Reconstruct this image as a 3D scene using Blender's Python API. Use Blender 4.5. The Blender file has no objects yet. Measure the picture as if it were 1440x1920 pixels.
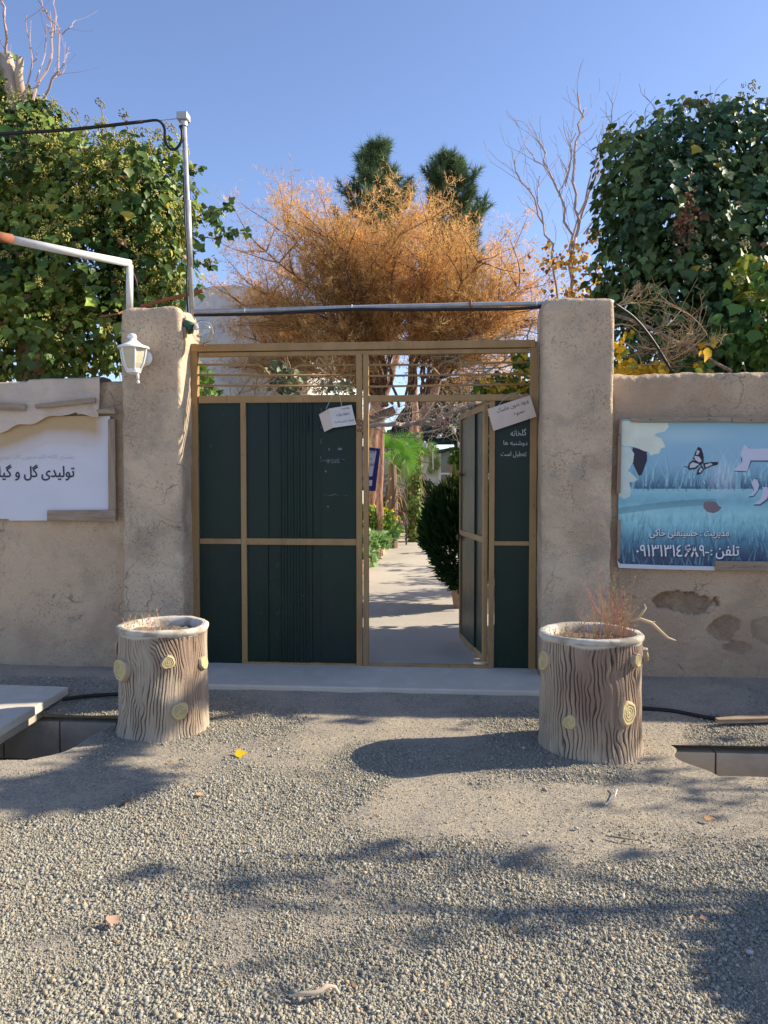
import bpy, math, random
import numpy as np
from mathutils import Vector, Matrix, Quaternion
S = bpy.context.scene
COL = S.collection
rnd = random.Random(7)
R = math.radians

# ------------------------------------------------------------------ camera
F = 1450.0
YAW, PIT = R(4.4), R(-2.17)
CP = np.array([0.0, -6.25, 1.5])
cam = bpy.data.cameras.new('camera')
cam.sensor_fit = 'VERTICAL'; cam.sensor_height = 24; cam.lens = 24 * F / 1920
cam.clip_start = 0.05; cam.clip_end = 3000
co = bpy.data.objects.new('camera', cam); COL.objects.link(co)
co.location = CP; co.rotation_euler = (math.pi / 2 + PIT, 0, YAW)
S.camera = co

# ------------------------------------------------------------------ light
SUN_EL, SUN_AZ = R(30.8), R(14.5)      # azimuth measured from +X towards +Y
sd = Vector((math.cos(SUN_AZ) * math.cos(SUN_EL), math.sin(SUN_AZ) * math.cos(SUN_EL), math.sin(SUN_EL)))
w = bpy.data.worlds.new('World'); S.world = w; w.use_nodes = True
nt = w.node_tree; bg = nt.nodes['Background']
sky = nt.nodes.new('ShaderNodeTexSky'); sky.sky_type = 'NISHITA'; sky.sun_disc = False
sky.sun_elevation = SUN_EL; sky.sun_rotation = math.pi / 2 - SUN_AZ
sky.altitude = 1500; sky.air_density = 1.0; sky.dust_density = 1.1; sky.ozone_density = 1.6
mxs = nt.nodes.new('ShaderNodeMix'); mxs.data_type = 'RGBA'; mxs.blend_type = 'MULTIPLY'; mxs.inputs[0].default_value = 1
mxs.inputs[7].default_value = (1.04, 1.0, 1.10, 1); nt.links.new(sky.outputs[0], mxs.inputs[6]); nt.links.new(mxs.outputs[2], bg.inputs[0])
bg.inputs[1].default_value = 0.12
sl = bpy.data.lights.new('sun', 'SUN'); sl.energy = 5.0; sl.angle = R(0.53); sl.color = (1.0, 0.88, 0.70)
so = bpy.data.objects.new('sun', sl); COL.objects.link(so); so.location = (20, 5, 15)
so.rotation_euler = sd.to_track_quat('Z', 'Y').to_euler()
vs = S.view_settings; vs.view_transform = 'Standard'; vs.look = 'None'; vs.gamma = 1; vs.exposure = 0.92
vs.use_curve_mapping = False

# ------------------------------------------------------------------ helpers
def ray(px, py):
    d = ((px - 720) / F, (960 - py) / F, -1.0); a = math.pi / 2 + PIT
    d = (d[0], d[1] * math.cos(a) - d[2] * math.sin(a), d[1] * math.sin(a) + d[2] * math.cos(a))
    return np.array([d[0] * math.cos(YAW) - d[1] * math.sin(YAW), d[0] * math.sin(YAW) + d[1] * math.cos(YAW), d[2]])
def at(px, py, Y):
    r = ray(px, py); return Vector(CP + r * (Y - CP[1]) / r[1])
def grd(px, py, z=-0.08):
    r = ray(px, py); return Vector(CP + r * (z - CP[2]) / r[2])

def vnoise(P, sc, seed=0):
    p = np.asarray(P, float) * sc + 1000.5 + seed * 17.31
    i = np.floor(p).astype(np.int64); f = p - i; f = f * f * (3 - 2 * f)
    def h(a, b, c):
        n = (a * 73856093) ^ (b * 19349663) ^ (c * 83492791) ^ (seed * 2654435761)
        n = (n ^ (n >> 13)) * 1274126177; n = n ^ (n >> 16)
        return (n & 0xffff) / 65535.0
    r = 0
    for dx in (0, 1):
        for dy in (0, 1):
            for dz in (0, 1):
                wgt = (f[..., 0] if dx else 1 - f[..., 0]) * (f[..., 1] if dy else 1 - f[..., 1]) * (f[..., 2] if dz else 1 - f[..., 2])
                r = r + wgt * h(i[..., 0] + dx, i[..., 1] + dy, i[..., 2] + dz)
    return r
def fbm(P, sc, seed=0, o=3):
    return sum(vnoise(P, sc * 2 ** k, seed + k) * .5 ** k for k in range(o)) / sum(.5 ** k for k in range(o))

def npmesh(name, V, Fc, cols=None, smooth=False):
    V = np.asarray(V, np.float32); Fc = np.asarray(Fc, np.int32); k = Fc.shape[1]; n = len(Fc)
    m = bpy.data.meshes.new(name)
    m.vertices.add(len(V)); m.vertices.foreach_set('co', V.ravel())
    m.loops.add(n * k); m.loops.foreach_set('vertex_index', Fc.ravel())
    m.polygons.add(n); m.polygons.foreach_set('loop_start', np.arange(0, n * k, k, dtype=np.int32))
    try: m.polygons.foreach_set('loop_total', np.full(n, k, np.int32))
    except Exception: pass
    m.update(calc_edges=True)
    if smooth: m.polygons.foreach_set('use_smooth', np.ones(n, bool))
    if cols is not None:
        a = m.color_attributes.new('Col', 'FLOAT_COLOR', 'POINT')
        c = np.ones((len(V), 4), np.float32); c[:, :3] = cols; a.data.foreach_set('color', c.ravel())
    m.validate(); return m

def link(name, mesh, mat, parent=None, label=None, cat=None, group=None, kind=None):
    o = bpy.data.objects.new(name, mesh); COL.objects.link(o)
    if mat is not None: mesh.materials.append(mat)
    if parent is not None: o.parent = parent
    return tag(o, label, cat, group, kind)
def tag(o, label=None, cat=None, group=None, kind=None):
    if label: o['label'] = label
    if cat: o['category'] = cat
    if group: o['group'] = group
    if kind: o['kind'] = kind
    return o
def thing(name, label, cat, group=None, loc=(0, 0, 0)):
    o = bpy.data.objects.new(name, None); COL.objects.link(o); o.location = loc; o.empty_display_size = .1
    bpy.context.view_layer.update()
    return tag(o, label, cat, group)

def cr(P, k=6):
    P = [Vector(p) for p in P]; P = [P[0] * 2 - P[1]] + P + [P[-1] * 2 - P[-2]]; out = []
    for i in range(1, len(P) - 2):
        a, b, c, d = P[i - 1:i + 3]
        for j in range(k):
            t = j / k; out.append(((b * 2) + (c - a) * t + (a * 2 - b * 5 + c * 4 - d) * t * t + (b * 3 - a - c * 3 + d) * t ** 3) * .5)
    return out + [P[-2]]
class MB:
    def __init__(s, off=(0, 0, 0)): s.v = []; s.f = []; s.c = []; s.off = Vector(off)
    def add(s, vs_, fs_, c=(1, 1, 1)):
        n = len(s.v); s.v += [tuple(Vector(v) - s.off) for v in vs_]; s.f += [tuple(i + n for i in f) for f in fs_]
        s.c += [c] * len(vs_); return s
    def box(s, a, b, c=(1, 1, 1)):
        x0, y0, z0 = a; x1, y1, z1 = b
        vs_ = [(x0, y0, z0), (x1, y0, z0), (x1, y1, z0), (x0, y1, z0), (x0, y0, z1), (x1, y0, z1), (x1, y1, z1), (x0, y1, z1)]
        return s.add(vs_, [(0, 3, 2, 1), (4, 5, 6, 7), (0, 1, 5, 4), (1, 2, 6, 5), (2, 3, 7, 6), (3, 0, 4, 7)], c)
    def pbox(s, x0, y0, x1, y1, Y, dep, c=(1, 1, 1)):
        a = at(x0, (y0 + y1) / 2, Y).x; b = at(x1, (y0 + y1) / 2, Y).x
        t = at((x0 + x1) / 2, y0, Y).z; u = at((x0 + x1) / 2, y1, Y).z
        return s.box((a, Y, u), (b, Y + dep, t), c)
    def quadprism(s, pts, n, th, c=(1, 1, 1)):   # polygon pts extruded along n by th
        k = len(pts); n = Vector(n) * th
        vs_ = [Vector(p) for p in pts] + [Vector(p) + n for p in pts]
        return s.add(vs_, [tuple(range(k)), tuple(range(2 * k - 1, k - 1, -1))] + [(i + k, (i + 1) % k + k, (i + 1) % k, i) for i in range(k)], c)
    def tube(s, pts, rad, n=6, cap=True, c=(1, 1, 1)):
        pts = [Vector(p) for p in pts]; m = len(pts)
        if not hasattr(rad, '__len__'): rad = [rad] * m
        vs_ = []; u = None
        for i, p in enumerate(pts):
            t = (pts[min(i + 1, m - 1)] - pts[max(i - 1, 0)])
            if t.length < 1e-9: t = Vector((0, 0, 1))
            t.normalize()
            if u is None:
                u = t.orthogonal().normalized()
            else:
                u = (u - t * u.dot(t))
                u = u.normalized() if u.length > 1e-6 else t.orthogonal().normalized()
            v = t.cross(u)
            for k in range(n):
                a = 2 * math.pi * k / n; vs_.append(p + (u * math.cos(a) + v * math.sin(a)) * rad[i])
        fs_ = [(i * n + k, i * n + (k + 1) % n, (i + 1) * n + (k + 1) % n, (i + 1) * n + k) for i in range(m - 1) for k in range(n)]
        if cap: fs_ += [tuple(range(n - 1, -1, -1)), tuple((m - 1) * n + k for k in range(n))]
        return s.add(vs_, fs_, c)
    def lathe(s, c0, prof, n=24, c=(1, 1, 1), ax=(0, 0, 1)):
        ax = Vector(ax).normalized(); u = ax.orthogonal().normalized(); v = ax.cross(u); vs_ = []
        for r, z in prof:
            for k in range(n):
                a = 2 * math.pi * k / n; vs_.append(Vector(c0) + ax * z + (u * math.cos(a) + v * math.sin(a)) * r)
        m = len(prof)
        fs_ = [(i * n + k, i * n + (k + 1) % n, (i + 1) * n + (k + 1) % n, (i + 1) * n + k) for i in range(m - 1) for k in range(n)]
        return s.add(vs_, fs_, c)
    def build(s, name, mat, parent=None, smooth=False, bevel=0, cols=False, **kw):
        m = bpy.data.meshes.new(name); m.from_pydata(s.v, [], s.f); m.update()
        if smooth: m.polygons.foreach_set('use_smooth', [True] * len(m.polygons))
        if cols:
            a = m.color_attributes.new('Col', 'FLOAT_COLOR', 'POINT')
            a.data.foreach_set('color', [x for c in s.c for x in (*c, 1)])
        o = link(name, m, mat, parent, **kw)
        if bevel:
            b = o.modifiers.new('bevel', 'BEVEL'); b.width = bevel; b.segments = 2; b.limit_method = 'ANGLE'
        return o

# ------------------------------------------------------------------ materials
def mat(name, base, rough=.85, layers=(), bumps=(), vcol=False, spec=.3, metal=0, stretch=None, trans=0, coat=0, crack=None):
    m = bpy.data.materials.new(name); m.use_nodes = True; N = m.node_tree.nodes; L = m.node_tree.links
    b = N['Principled BSDF']; b.inputs['Roughness'].default_value = rough; b.inputs['Metallic'].default_value = metal
    b.inputs['Specular IOR Level'].default_value = spec
    if coat: b.inputs['Coat Weight'].default_value = coat
    tc = N.new('ShaderNodeTexCoord'); src = tc.outputs['Object']
    if stretch:
        mp = N.new('ShaderNodeMapping'); mp.inputs['Scale'].default_value = stretch; L.new(src, mp.inputs[0]); src = mp.outputs[0]
    def noise(sc, det=6, dist=0, r=.6):
        n = N.new('ShaderNodeTexNoise'); n.inputs['Scale'].default_value = sc; n.inputs['Detail'].default_value = det
        n.inputs['Roughness'].default_value = r; n.inputs['Distortion'].default_value = dist; L.new(src, n.inputs[0]); return n.outputs['Fac']
    if vcol:
        at_ = N.new('ShaderNodeAttribute'); at_.attribute_name = 'Col'; c = at_.outputs['Color']
    else:
        rg = N.new('ShaderNodeRGB'); rg.outputs[0].default_value = (*base, 1); c = rg.outputs[0]
    for (colr, sc, lo, hi, amt, *mk) in layers:
        n = noise(sc, dist=.4)
        if mk:
            q_ = N.new('ShaderNodeMath'); q_.operation = 'MULTIPLY_ADD'; q_.inputs[1].default_value = .45; L.new(noise(mk[0]), q_.inputs[0]); q_.inputs[2].default_value = -.225
            q2 = N.new('ShaderNodeMath'); q2.operation = 'ADD'; L.new(n, q2.inputs[0]); L.new(q_.outputs[0], q2.inputs[1]); n = q2.outputs[0]
        mr = N.new('ShaderNodeMapRange'); mr.inputs[1].default_value = lo; mr.inputs[2].default_value = hi
        mr.inputs[4].default_value = amt; L.new(n, mr.inputs[0])
        mx = N.new('ShaderNodeMix'); mx.data_type = 'RGBA'; L.new(mr.outputs[0], mx.inputs[0]); L.new(c, mx.inputs[6])
        mx.inputs[7].default_value = (*colr, 1); c = mx.outputs[2]
    ck = None
    if crack:      # fine branching cracks in patches
        vo = N.new('ShaderNodeTexVoronoi'); vo.feature = 'DISTANCE_TO_EDGE'; vo.inputs['Scale'].default_value = crack
        nz_ = N.new('ShaderNodeTexNoise'); nz_.inputs['Scale'].default_value = 6; nz_.inputs['Detail'].default_value = 6; L.new(src, nz_.inputs[0])
        ad = N.new('ShaderNodeVectorMath'); ad.operation = 'MULTIPLY_ADD'; ad.inputs[1].default_value = (.28, .28, .28); L.new(nz_.outputs['Color'], ad.inputs[0]); L.new(src, ad.inputs[2])
        L.new(ad.outputs[0], vo.inputs[0]); m1 = N.new('ShaderNodeMapRange'); m1.inputs[1].default_value = .0; m1.inputs[2].default_value = .022; m1.inputs[3].default_value = 1; m1.inputs[4].default_value = 0; L.new(vo.outputs[0], m1.inputs[0])
        m2 = N.new('ShaderNodeMapRange'); m2.inputs[1].default_value = .50; m2.inputs[2].default_value = .60; L.new(noise(2.3, 4), m2.inputs[0])
        mm = N.new('ShaderNodeMath'); mm.operation = 'MULTIPLY'; L.new(m1.outputs[0], mm.inputs[0]); L.new(m2.outputs[0], mm.inputs[1]); ck = mm.outputs[0]
        mx = N.new('ShaderNodeMix'); mx.data_type = 'RGBA'; q_ = N.new('ShaderNodeMath'); q_.operation = 'MULTIPLY'; q_.inputs[1].default_value = .75; L.new(ck, q_.inputs[0]); L.new(q_.outputs[0], mx.inputs[0]); L.new(c, mx.inputs[6]); mx.inputs[7].default_value = (.13, .10, .075, 1); c = mx.outputs[2]
    L.new(c, b.inputs['Base Color'])
    prev = None
    for (sc, st, dist_) in bumps:
        bp = N.new('ShaderNodeBump'); bp.inputs['Strength'].default_value = st; bp.inputs['Distance'].default_value = dist_
        L.new(noise(sc, 8), bp.inputs['Height'])
        if prev: L.new(prev, bp.inputs['Normal'])
        prev = bp.outputs[0]
    if prev: L.new(prev, b.inputs['Normal'])
    if trans:
        t = N.new('ShaderNodeBsdfTranslucent'); L.new(c, t.inputs[0]); ms = N.new('ShaderNodeMixShader')
        ms.inputs[0].default_value = trans; L.new(b.outputs[0], ms.inputs[1]); L.new(t.outputs[0], ms.inputs[2])
        L.new(ms.outputs[0], N['Material Output'].inputs[0])
    return m

MUD = (.60, .435, .285)
m_pillar = mat('pillar_plaster', (.64, .485, .33), .93, [((.40, .305, .21), 1.8, .42, .62, .8), ((.66, .55, .38), 4, .5, .7, .6), ((.50, .36, .24), 2.6, .5, .64, .5), ((.24, .19, .145), 60, .56, .68, .7, 2.6), ((.10, .08, .065), 150, .60, .68, .75, 3.4), ((.36, .31, .24), 7, .52, .66, .55)],
               [(5, .5, .05), (18, .6, .03), (70, .7, .010), (240, .5, .003)], crack=3.2)
m_wall = mat('mud_plaster', MUD, .95, [((.40, .285, .195), 1.3, .42, .62, .7), ((.62, .50, .33), 3.2, .5, .7, .5), ((.24, .17, .12), 50, .58, .70, .6, 2.3), ((.10, .075, .055), 130, .61, .70, .65, 3), ((.40, .31, .22), 6, .52, .68, .5)],
             [(5, .5, .05), (18, .6, .035), (70, .8, .012), (220, .5, .004)], vcol=True, crack=2.4)
m_conc = mat('concrete', (.56, .51, .42), .9, [((.48, .45, .38), 2.2, .45, .7, .6), ((.66, .63, .56), 5, .5, .7, .5), ((.2, .18, .16), 30, .64, .7, .5)], [(20, .25, .01), (160, .3, .002)])
m_path = mat('path_concrete', (.42, .385, .32), .9, [((.33, .30, .26), 1.2, .45, .7, .6), ((.25, .23, .2), 22, .65, .72, .5)], [(20, .25, .01), (120, .3, .003)])
m_ground = mat('gravel_soil', (.43, .36, .25), .97, [((.36, .31, .24), 1.1, .45, .62, .6), ((.22, .20, .18), 70, .50, .58, .85, 4), ((.27, .25, .22), 160, .5, .58, .8), ((.50, .45, .37), 130, .55, .65, .6)],
               [(30, .5, .02), (150, .8, .008)])
m_soil = mat('garden_soil', (.17, .13, .09), .97, [((.26, .2, .14), 3, .45, .65, .7)], [(20, .6, .03), (90, .5, .01)])
m_stone = mat('gravel_stone', (1, 1, 1), .9, [], [(300, .3, .002)], vcol=True)
m_gold = mat('bronze_paint', (.36, .225, .095), .55, [((.24, .15, .07), 4, .42, .65, .7), ((.38, .26, .135), 9, .5, .7, .5), ((.16, .10, .06), 34, .6, .7, .6)],
             [(60, .15, .003)], stretch=(1, 1, .35), spec=.25)
m_green = mat('green_sheet', (.009, .028, .017), .4, [((.014, .033, .026), 2.2, .4, .65, .7), ((.06, .08, .075), 45, .64, .72, .5, 2), ((.008, .018, .021), 1.1, .4, .7, .8)],
              [(6, .25, .03)], spec=.24, stretch=(1, 1, .6))
m_scuff = mat('scuffed_paint', (.17, .20, .19), .8, [((.06, .09, .09), 60, .45, .55, .9)])
m_galv = mat('galvanised_pipe', (.42, .43, .44), .5, [((.28, .27, .27), 12, .45, .65, .7), ((.25, .12, .07), 9, .64, .72, .8)], [(90, .1, .002)], metal=.35, spec=.5)
m_wpipe = mat('worn_white_paint', (.62, .62, .60), .5, [((.42, .40, .38), 8, .5, .7, .6), ((.26, .12, .07), 14, .66, .72, .9)], [(90, .1, .002)])
m_rust = mat('rusty_iron', (.27, .10, .05), .85, [((.14, .06, .04), 14, .45, .65, .7)], [(90, .3, .003)])
m_black = mat('black_rubber', (.018, .018, .02), .5)
m_plastic = mat('white_plastic', (.80, .79, .76), .35, [((.6, .58, .52), 12, .55, .75, .4)], spec=.5)
m_wood = mat('weathered_wood', (.33, .25, .175), .9, [((.2, .14, .10), 6, .45, .65, .7), ((.42, .35, .27), 14, .5, .65, .5), ((.05, .035, .025), 5, .63, .72, .85)],
             [(30, .5, .006)], stretch=(.5, 1, 4))
m_woodv = mat('weathered_wood_upright', (.33, .25, .175), .9, [((.2, .14, .10), 6, .45, .65, .7), ((.42, .35, .27), 14, .5, .65, .5)], [(30, .5, .006)], stretch=(4, 1, .4))
m_bark = mat('bark', (.30, .22, .16), .95, [((.16, .11, .08), 9, .45, .6, .8)], [(30, .9, .02)], stretch=(3, 3, .5))
m_pinkbark = mat('pine_bark', (.36, .20, .14), .95, [((.17, .10, .075), 8, .45, .6, .8)], [(20, .9, .03)], stretch=(2, 2, .7))
m_twig = mat('twig', (1, 1, 1), .9, vcol=True)
m_leaf = mat('glossy_leaf', (1, 1, 1), .46, vcol=True, spec=.33, trans=.2)
m_dull = mat('foliage', (1, 1, 1), .75, vcol=True, spec=.2, trans=.25)
m_plume = mat('feathery_foliage', (1, 1, 1), .8, vcol=True, spec=.1, trans=.45)
m_print = mat('printed_vinyl', (1, 1, 1), .5, vcol=True, spec=.35)
m_tarp = mat('dusty_tarp', (.68, .56, .44), .75, [((.46, .37, .29), 3, .42, .7, .7), ((.32, .24, .17), 10, .6, .75, .4)], [(4, .5, .06), (30, .2, .01)], trans=.15)
m_card = mat('cardboard', (.60, .50, .42), .9, [((.50, .40, .32), 8, .45, .65, .5)], [(50, .1, .002)])
m_cardw = mat('pale_cardboard', (.62, .60, .58), .9, [((.5, .48, .46), 10, .45, .65, .5)])
m_ink = mat('black_ink', (.045, .042, .075), .6)
m_marker = mat('marker_ink', (.05, .045, .05), .6)
m_chalk = mat('chalk', (.50, .50, .50), .95)
m_whiteink = mat('white_print', (.78, .78, .82), .5)
m_white = mat('white_render', (.80, .79, .74), .92, [((.42, .41, .37), 1.4, .48, .68, .7), ((.22, .21, .19), 5, .60, .72, .6)], [(20, .4, .02)])
m_net = mat('shade_net', (.014, .03, .026), .8, [((.03, .05, .045), 2, .45, .7, .8)], [(3, .5, .08)])
m_film = mat('greenhouse_film', (.55, .53, .46), .6, [((.36, .34, .29), 1.5, .45, .7, .7)], [(3, .4, .08)])
m_brick = mat('terracotta_edging', (.50, .30, .18), .9, [((.6, .42, .3), 6, .5, .65, .6)], [(40, .4, .01)])
m_block = mat('concrete_block', (.46, .41, .33), .95, [((.32, .28, .22), 5, .45, .65, .7)], [(60, .6, .01)])
m_blue = mat('navy_print', (.03, .03, .20), .4)
m_straw = mat('string', (.40, .52, .38), .8)
m_gl = bpy.data.materials.new('clear_glass'); m_gl.use_nodes = True
_b = m_gl.node_tree.nodes['Principled BSDF']; _b.inputs['Transmission Weight'].default_value = 1; _b.inputs['Roughness'].default_value = .03
_b.inputs['IOR'].default_value = 1.45; _b.inputs['Base Color'].default_value = (.95, .97, .95, 1)
m_frost = mat('frosted_glass', (.72, .68, .52), .35, [((.6, .5, .32), 5, .5, .7, .6)], trans=.35)
m_pane = mat('window_pane', (.16, .20, .19), .15, spec=.6)
m_bark_log = mat('painted_log', (1, 1, 1), .9, [], [(60, .5, .006), (220, .3, .002)], vcol=True)

# ------------------------------------------------------------------ writing
ARF = {'ا': (0xFE8D, 2), 'آ': (0xFE81, 2), 'ب': (0xFE8F, 4), 'پ': (0xFB56, 4), 'ت': (0xFE95, 4), 'ج': (0xFE9D, 4), 'ح': (0xFEA1, 4), 'خ': (0xFEA5, 4), 'د': (0xFEA9, 2), 'ر': (0xFEAD, 2), 'س': (0xFEB1, 4), 'ش': (0xFEB5, 4), 'ط': (0xFEC1, 4), 'ع': (0xFEC9, 4), 'ف': (0xFED1, 4), 'ل': (0xFEDD, 4), 'م': (0xFEE1, 4), 'ن': (0xFEE5, 4), 'و': (0xFEED, 2), 'ه': (0xFEE9, 4), 'ک': (0xFB8E, 4), 'گ': (0xFB92, 4)}
def shape(s):
    out = []
    dual = lambda x: x == 'ی' or (x in ARF and ARF[x][1] == 4)
    anyl = lambda x: x == 'ی' or x in ARF
    for i, c in enumerate(s):
        pj = int(i > 0 and dual(s[i - 1]) and anyl(c)); nj = int(dual(c) and i + 1 < len(s) and anyl(s[i + 1]))
        if c == 'ی': out.append(chr({(0, 0): 0xFBFC, (1, 0): 0xFBFD, (0, 1): 0xFEF3, (1, 1): 0xFEF4}[(pj, nj)]))
        elif c in ARF: out.append(chr(ARF[c][0] + pj + 2 * nj))
        else: out.append(c)
    return ''.join(reversed(out))
def text(name, body, box, Y, material, parent, off=0.0, rot=0.0, raw=False, both=True):
    """writing fitted to the pixel box (x0,y0,x1,y1) on the upright plane Y"""
    c = bpy.data.curves.new('t', 'FONT'); c.body = body if raw else shape(body); c.size = 1; c.resolution_u = 6
    o = bpy.data.objects.new('t', c); COL.objects.link(o); bpy.context.view_layer.update()
    m = bpy.data.meshes.new_from_object(o.evaluated_get(bpy.context.evaluated_depsgraph_get())); bpy.data.objects.remove(o)
    n = len(m.vertices); V = np.zeros(n * 3); m.vertices.foreach_get('co', V); V = V.reshape(-1, 3)
    Fs = [tuple(p.vertices) for p in m.polygons]; bpy.data.meshes.remove(m)
    lo = V.min(0); hi = V.max(0); sc = 1 / (hi - lo + 1e-9)
    a = at(box[0], box[3], Y); b = at(box[2], box[1], Y)
    W, H = b.x - a.x, b.z - a.z
    VV = []; FF = []
    sh = [(0, 0)] if off <= 0 else [(off * 1.1, 0), (-off * 1.1, 0), (0, off), (0, -off)]   # heavier strokes
    for k, (dx, dz) in enumerate(sh):
        x = (V[:, 0] - lo[0]) * sc[0] * W - W / 2 + dx * H; z = (V[:, 1] - lo[1]) * sc[1] * H - H / 2 + dz * H
        X = x * math.cos(rot) - z * math.sin(rot) + (a.x + b.x) / 2; Z = x * math.sin(rot) + z * math.cos(rot) + (a.z + b.z) / 2
        VV.append(np.stack([X, np.full(n, Y - .0002 * k), Z], 1)); FF += [tuple(i + n * k for i in f) for f in Fs]
    VV = np.concatenate(VV)
    if parent is not None: VV = VV - np.array(parent.matrix_world.translation)
    m = bpy.data.meshes.new(name); m.from_pydata([tuple(v) for v in VV], [], FF); m.update()
    return link(name, m, material, parent)
def strokes(name, lines, Y, wd, material, parent):
    mb = MB()
    for ln in lines:
        pts = [at(x, y, Y) for x, y in ln]
        for a, b in zip(pts, pts[1:]):
            t = (b - a).normalized(); n = Vector((-t.z, 0, t.x)) * wd / 2; e = t * wd * .3
            mb.add([a + n - e, a - n - e, b - n + e, b + n + e], [(0, 1, 2, 3)])
    return mb.build(name, material, parent)

# ------------------------------------------------------------------ ground
def gz(P):
    P = np.asarray(P, float); x, y = P[..., 0], P[..., 1]
    Q = np.stack([x, y, x * 0], -1)
    z = -.085 + .035 * (fbm(Q, 1.1, 3) - .5) + .012 * (vnoise(Q, 6, 9) - .5)
    lift = np.clip((y + 1.35) / .95, 0, 1); side = np.clip((np.abs(x + .62) - 1.30) / .35, 0, 1)
    z = z + lift * side * .075 + (1 - side) * .045 * np.clip((y + 1.25) / .5, 0, 1)
    return z
DR = (-1.98, -1.50); DL = (-2.08, -1.22)   # ditch near / far edges
def grid_patch(name, xs_fn, ys, nx, fz, material, **kw):
    V = []; ys = list(ys)
    for y in ys:
        x0, x1 = xs_fn(y)
        xs = np.linspace(x0, x1, nx); V.append(np.stack([xs, np.full(nx, y), np.zeros(nx)], 1))
    V = np.concatenate(V); V[:, 2] = fz(V)
    ny = len(ys); I = np.arange(ny * nx).reshape(ny, nx)
    Fc = np.stack([I[:-1, :-1], I[:-1, 1:], I[1:, 1:], I[1:, :-1]], -1).reshape(-1, 4)
    return V, Fc
parts = []
def xr(y):   # left end of the right-hand ditch
    t = (y - DR[0]) / (DR[1] - DR[0]); return 1.36 + .22 * (1 - t) ** 3 * .6 + .03 * math.sin(9 * t) - .0
def xl(y):   # right end of the left-hand ditch
    t = (y - DL[0]) / (DL[1] - DL[0]); return -2.14 - .22 * (1 - t) ** 2.5 + .03 * math.sin(8 * t)
near = DL[0]
yy = list(np.linspace(-8.5, DL[0], 110))
parts.append(grid_patch('', lambda y: (-6, 6), yy, 260, gz, None))
# middle band: between the ditches, with straight strips where only one ditch is open
yb = sorted(set(list(np.linspace(DL[0], DL[1], 26)) + [DR[0], DR[1]]))
def xspan(y):
    a = xl(y); b = xr(min(max(y, DR[0]), DR[1])) if DR[0] <= y <= DR[1] else 6
    return a, b
seg1 = [y for y in yb if y <= DR[0]]; seg2 = [y for y in yb if DR[0] <= y <= DR[1]]; seg3 = [y for y in yb if y >= DR[1]]
parts.append(grid_patch('', lambda y: (xl(y), 6), seg1, 200, gz, None))
parts.append(grid_patch('', lambda y: (xl(y), xr(y)), seg2, 120, gz, None))
parts.append(grid_patch('', lambda y: (xl(y), 6), seg3, 200, gz, None))
parts.append(grid_patch('', lambda y: (-6, 6), np.linspace(DL[1], 0.1, 36), 260, gz, None))
flat = lambda V: np.full(len(V), -.13)
for (x0, x1, y0, y1) in ((-600, 600, -400, -8.45), (-600, -5.95, -8.45, .1), (5.95, 600, -8.45, .1), ):
    parts.append(grid_patch('', lambda y: (x0, x1), [y0, y1], 2, flat, None))
V = np.concatenate([p[0] for p in parts]); offs = np.cumsum([0] + [len(p[0]) for p in parts[:-1]])
Fc = np.concatenate([p[1] + o for p, o in zip(parts, offs)])
link('ground', npmesh('ground', V, Fc, smooth=True), m_ground, kind='structure')

mb = MB()   # ditch channels: floor and block sides
for (x0, x1, (n_, f_)) in ((1.25, 6.2, DR), (-6.2, -2.05, DL)):
    mb.box((x0 - .1, n_ - .12, -.75), (x1, f_ + .12, -.62))
    xe = x0 if x0 > 0 else x0
    bw = .40
    for yq, s_ in ((f_, 1), (n_, -1)):
        x = x0
        k = 0
        while x < x1:
            for z0, z1 in ((-.62, -.40), (-.39, -.13)):
                mb.box((x + (.2 if z0 < -.5 else 0) * 0, min(yq, yq + s_ * .1), z0), (min(x + bw - .012, x1), max(yq, yq + s_ * .1), z1))
            x += bw; k += 1
    if x0 > 0: mb.box((x0 - .1, n_, -.7), (x0 + .02, f_, -.14))
    else: mb.box((x1 - .02, n_, -.7), (x1 + .1, f_, -.14))
mb.build('ditch', m_block, kind='structure')

# threshold
mb = MB(); nx = 60
a, b = -2.02, .74
mb.box((-2.06, -.66, -.2), (.76, .12, 0.0))
st = mb.build('threshold', m_conc, kind='structure', bevel=.012)
# interior floor
def pz(y): return 0 if y < 6 else (y - 6) * .018
def patch(name, pts, z0, material):
    V = []; Fq = []
    for (xa, xb, y) in pts: V += [(xa, y, pz(y) + z0), (xb, y, pz(y) + z0)]
    for i in range(len(pts) - 1): Fq.append((2 * i, 2 * i + 1, 2 * i + 3, 2 * i + 2))
    return link(name, npmesh(name, V, Fq), material, kind='structure')
patch('garden_soil', [(-60, 60, .1), (-60, 60, 6), (-60, 60, 60), (-200, 200, 400)], -.03, m_soil)
pl = lambda y: -1.32 + .0236 * (y + 6.25 - 14)
patch('garden_path', [(-2.3, 1.6, .12), (-2.3, 1.6, 2.6), (pl(2.61), pl(2.61) + 1.75, 2.61), (pl(6), pl(6) + 1.6, 6), (pl(30), pl(30) + 1.5, 30)], 0.0, m_path)

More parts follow.
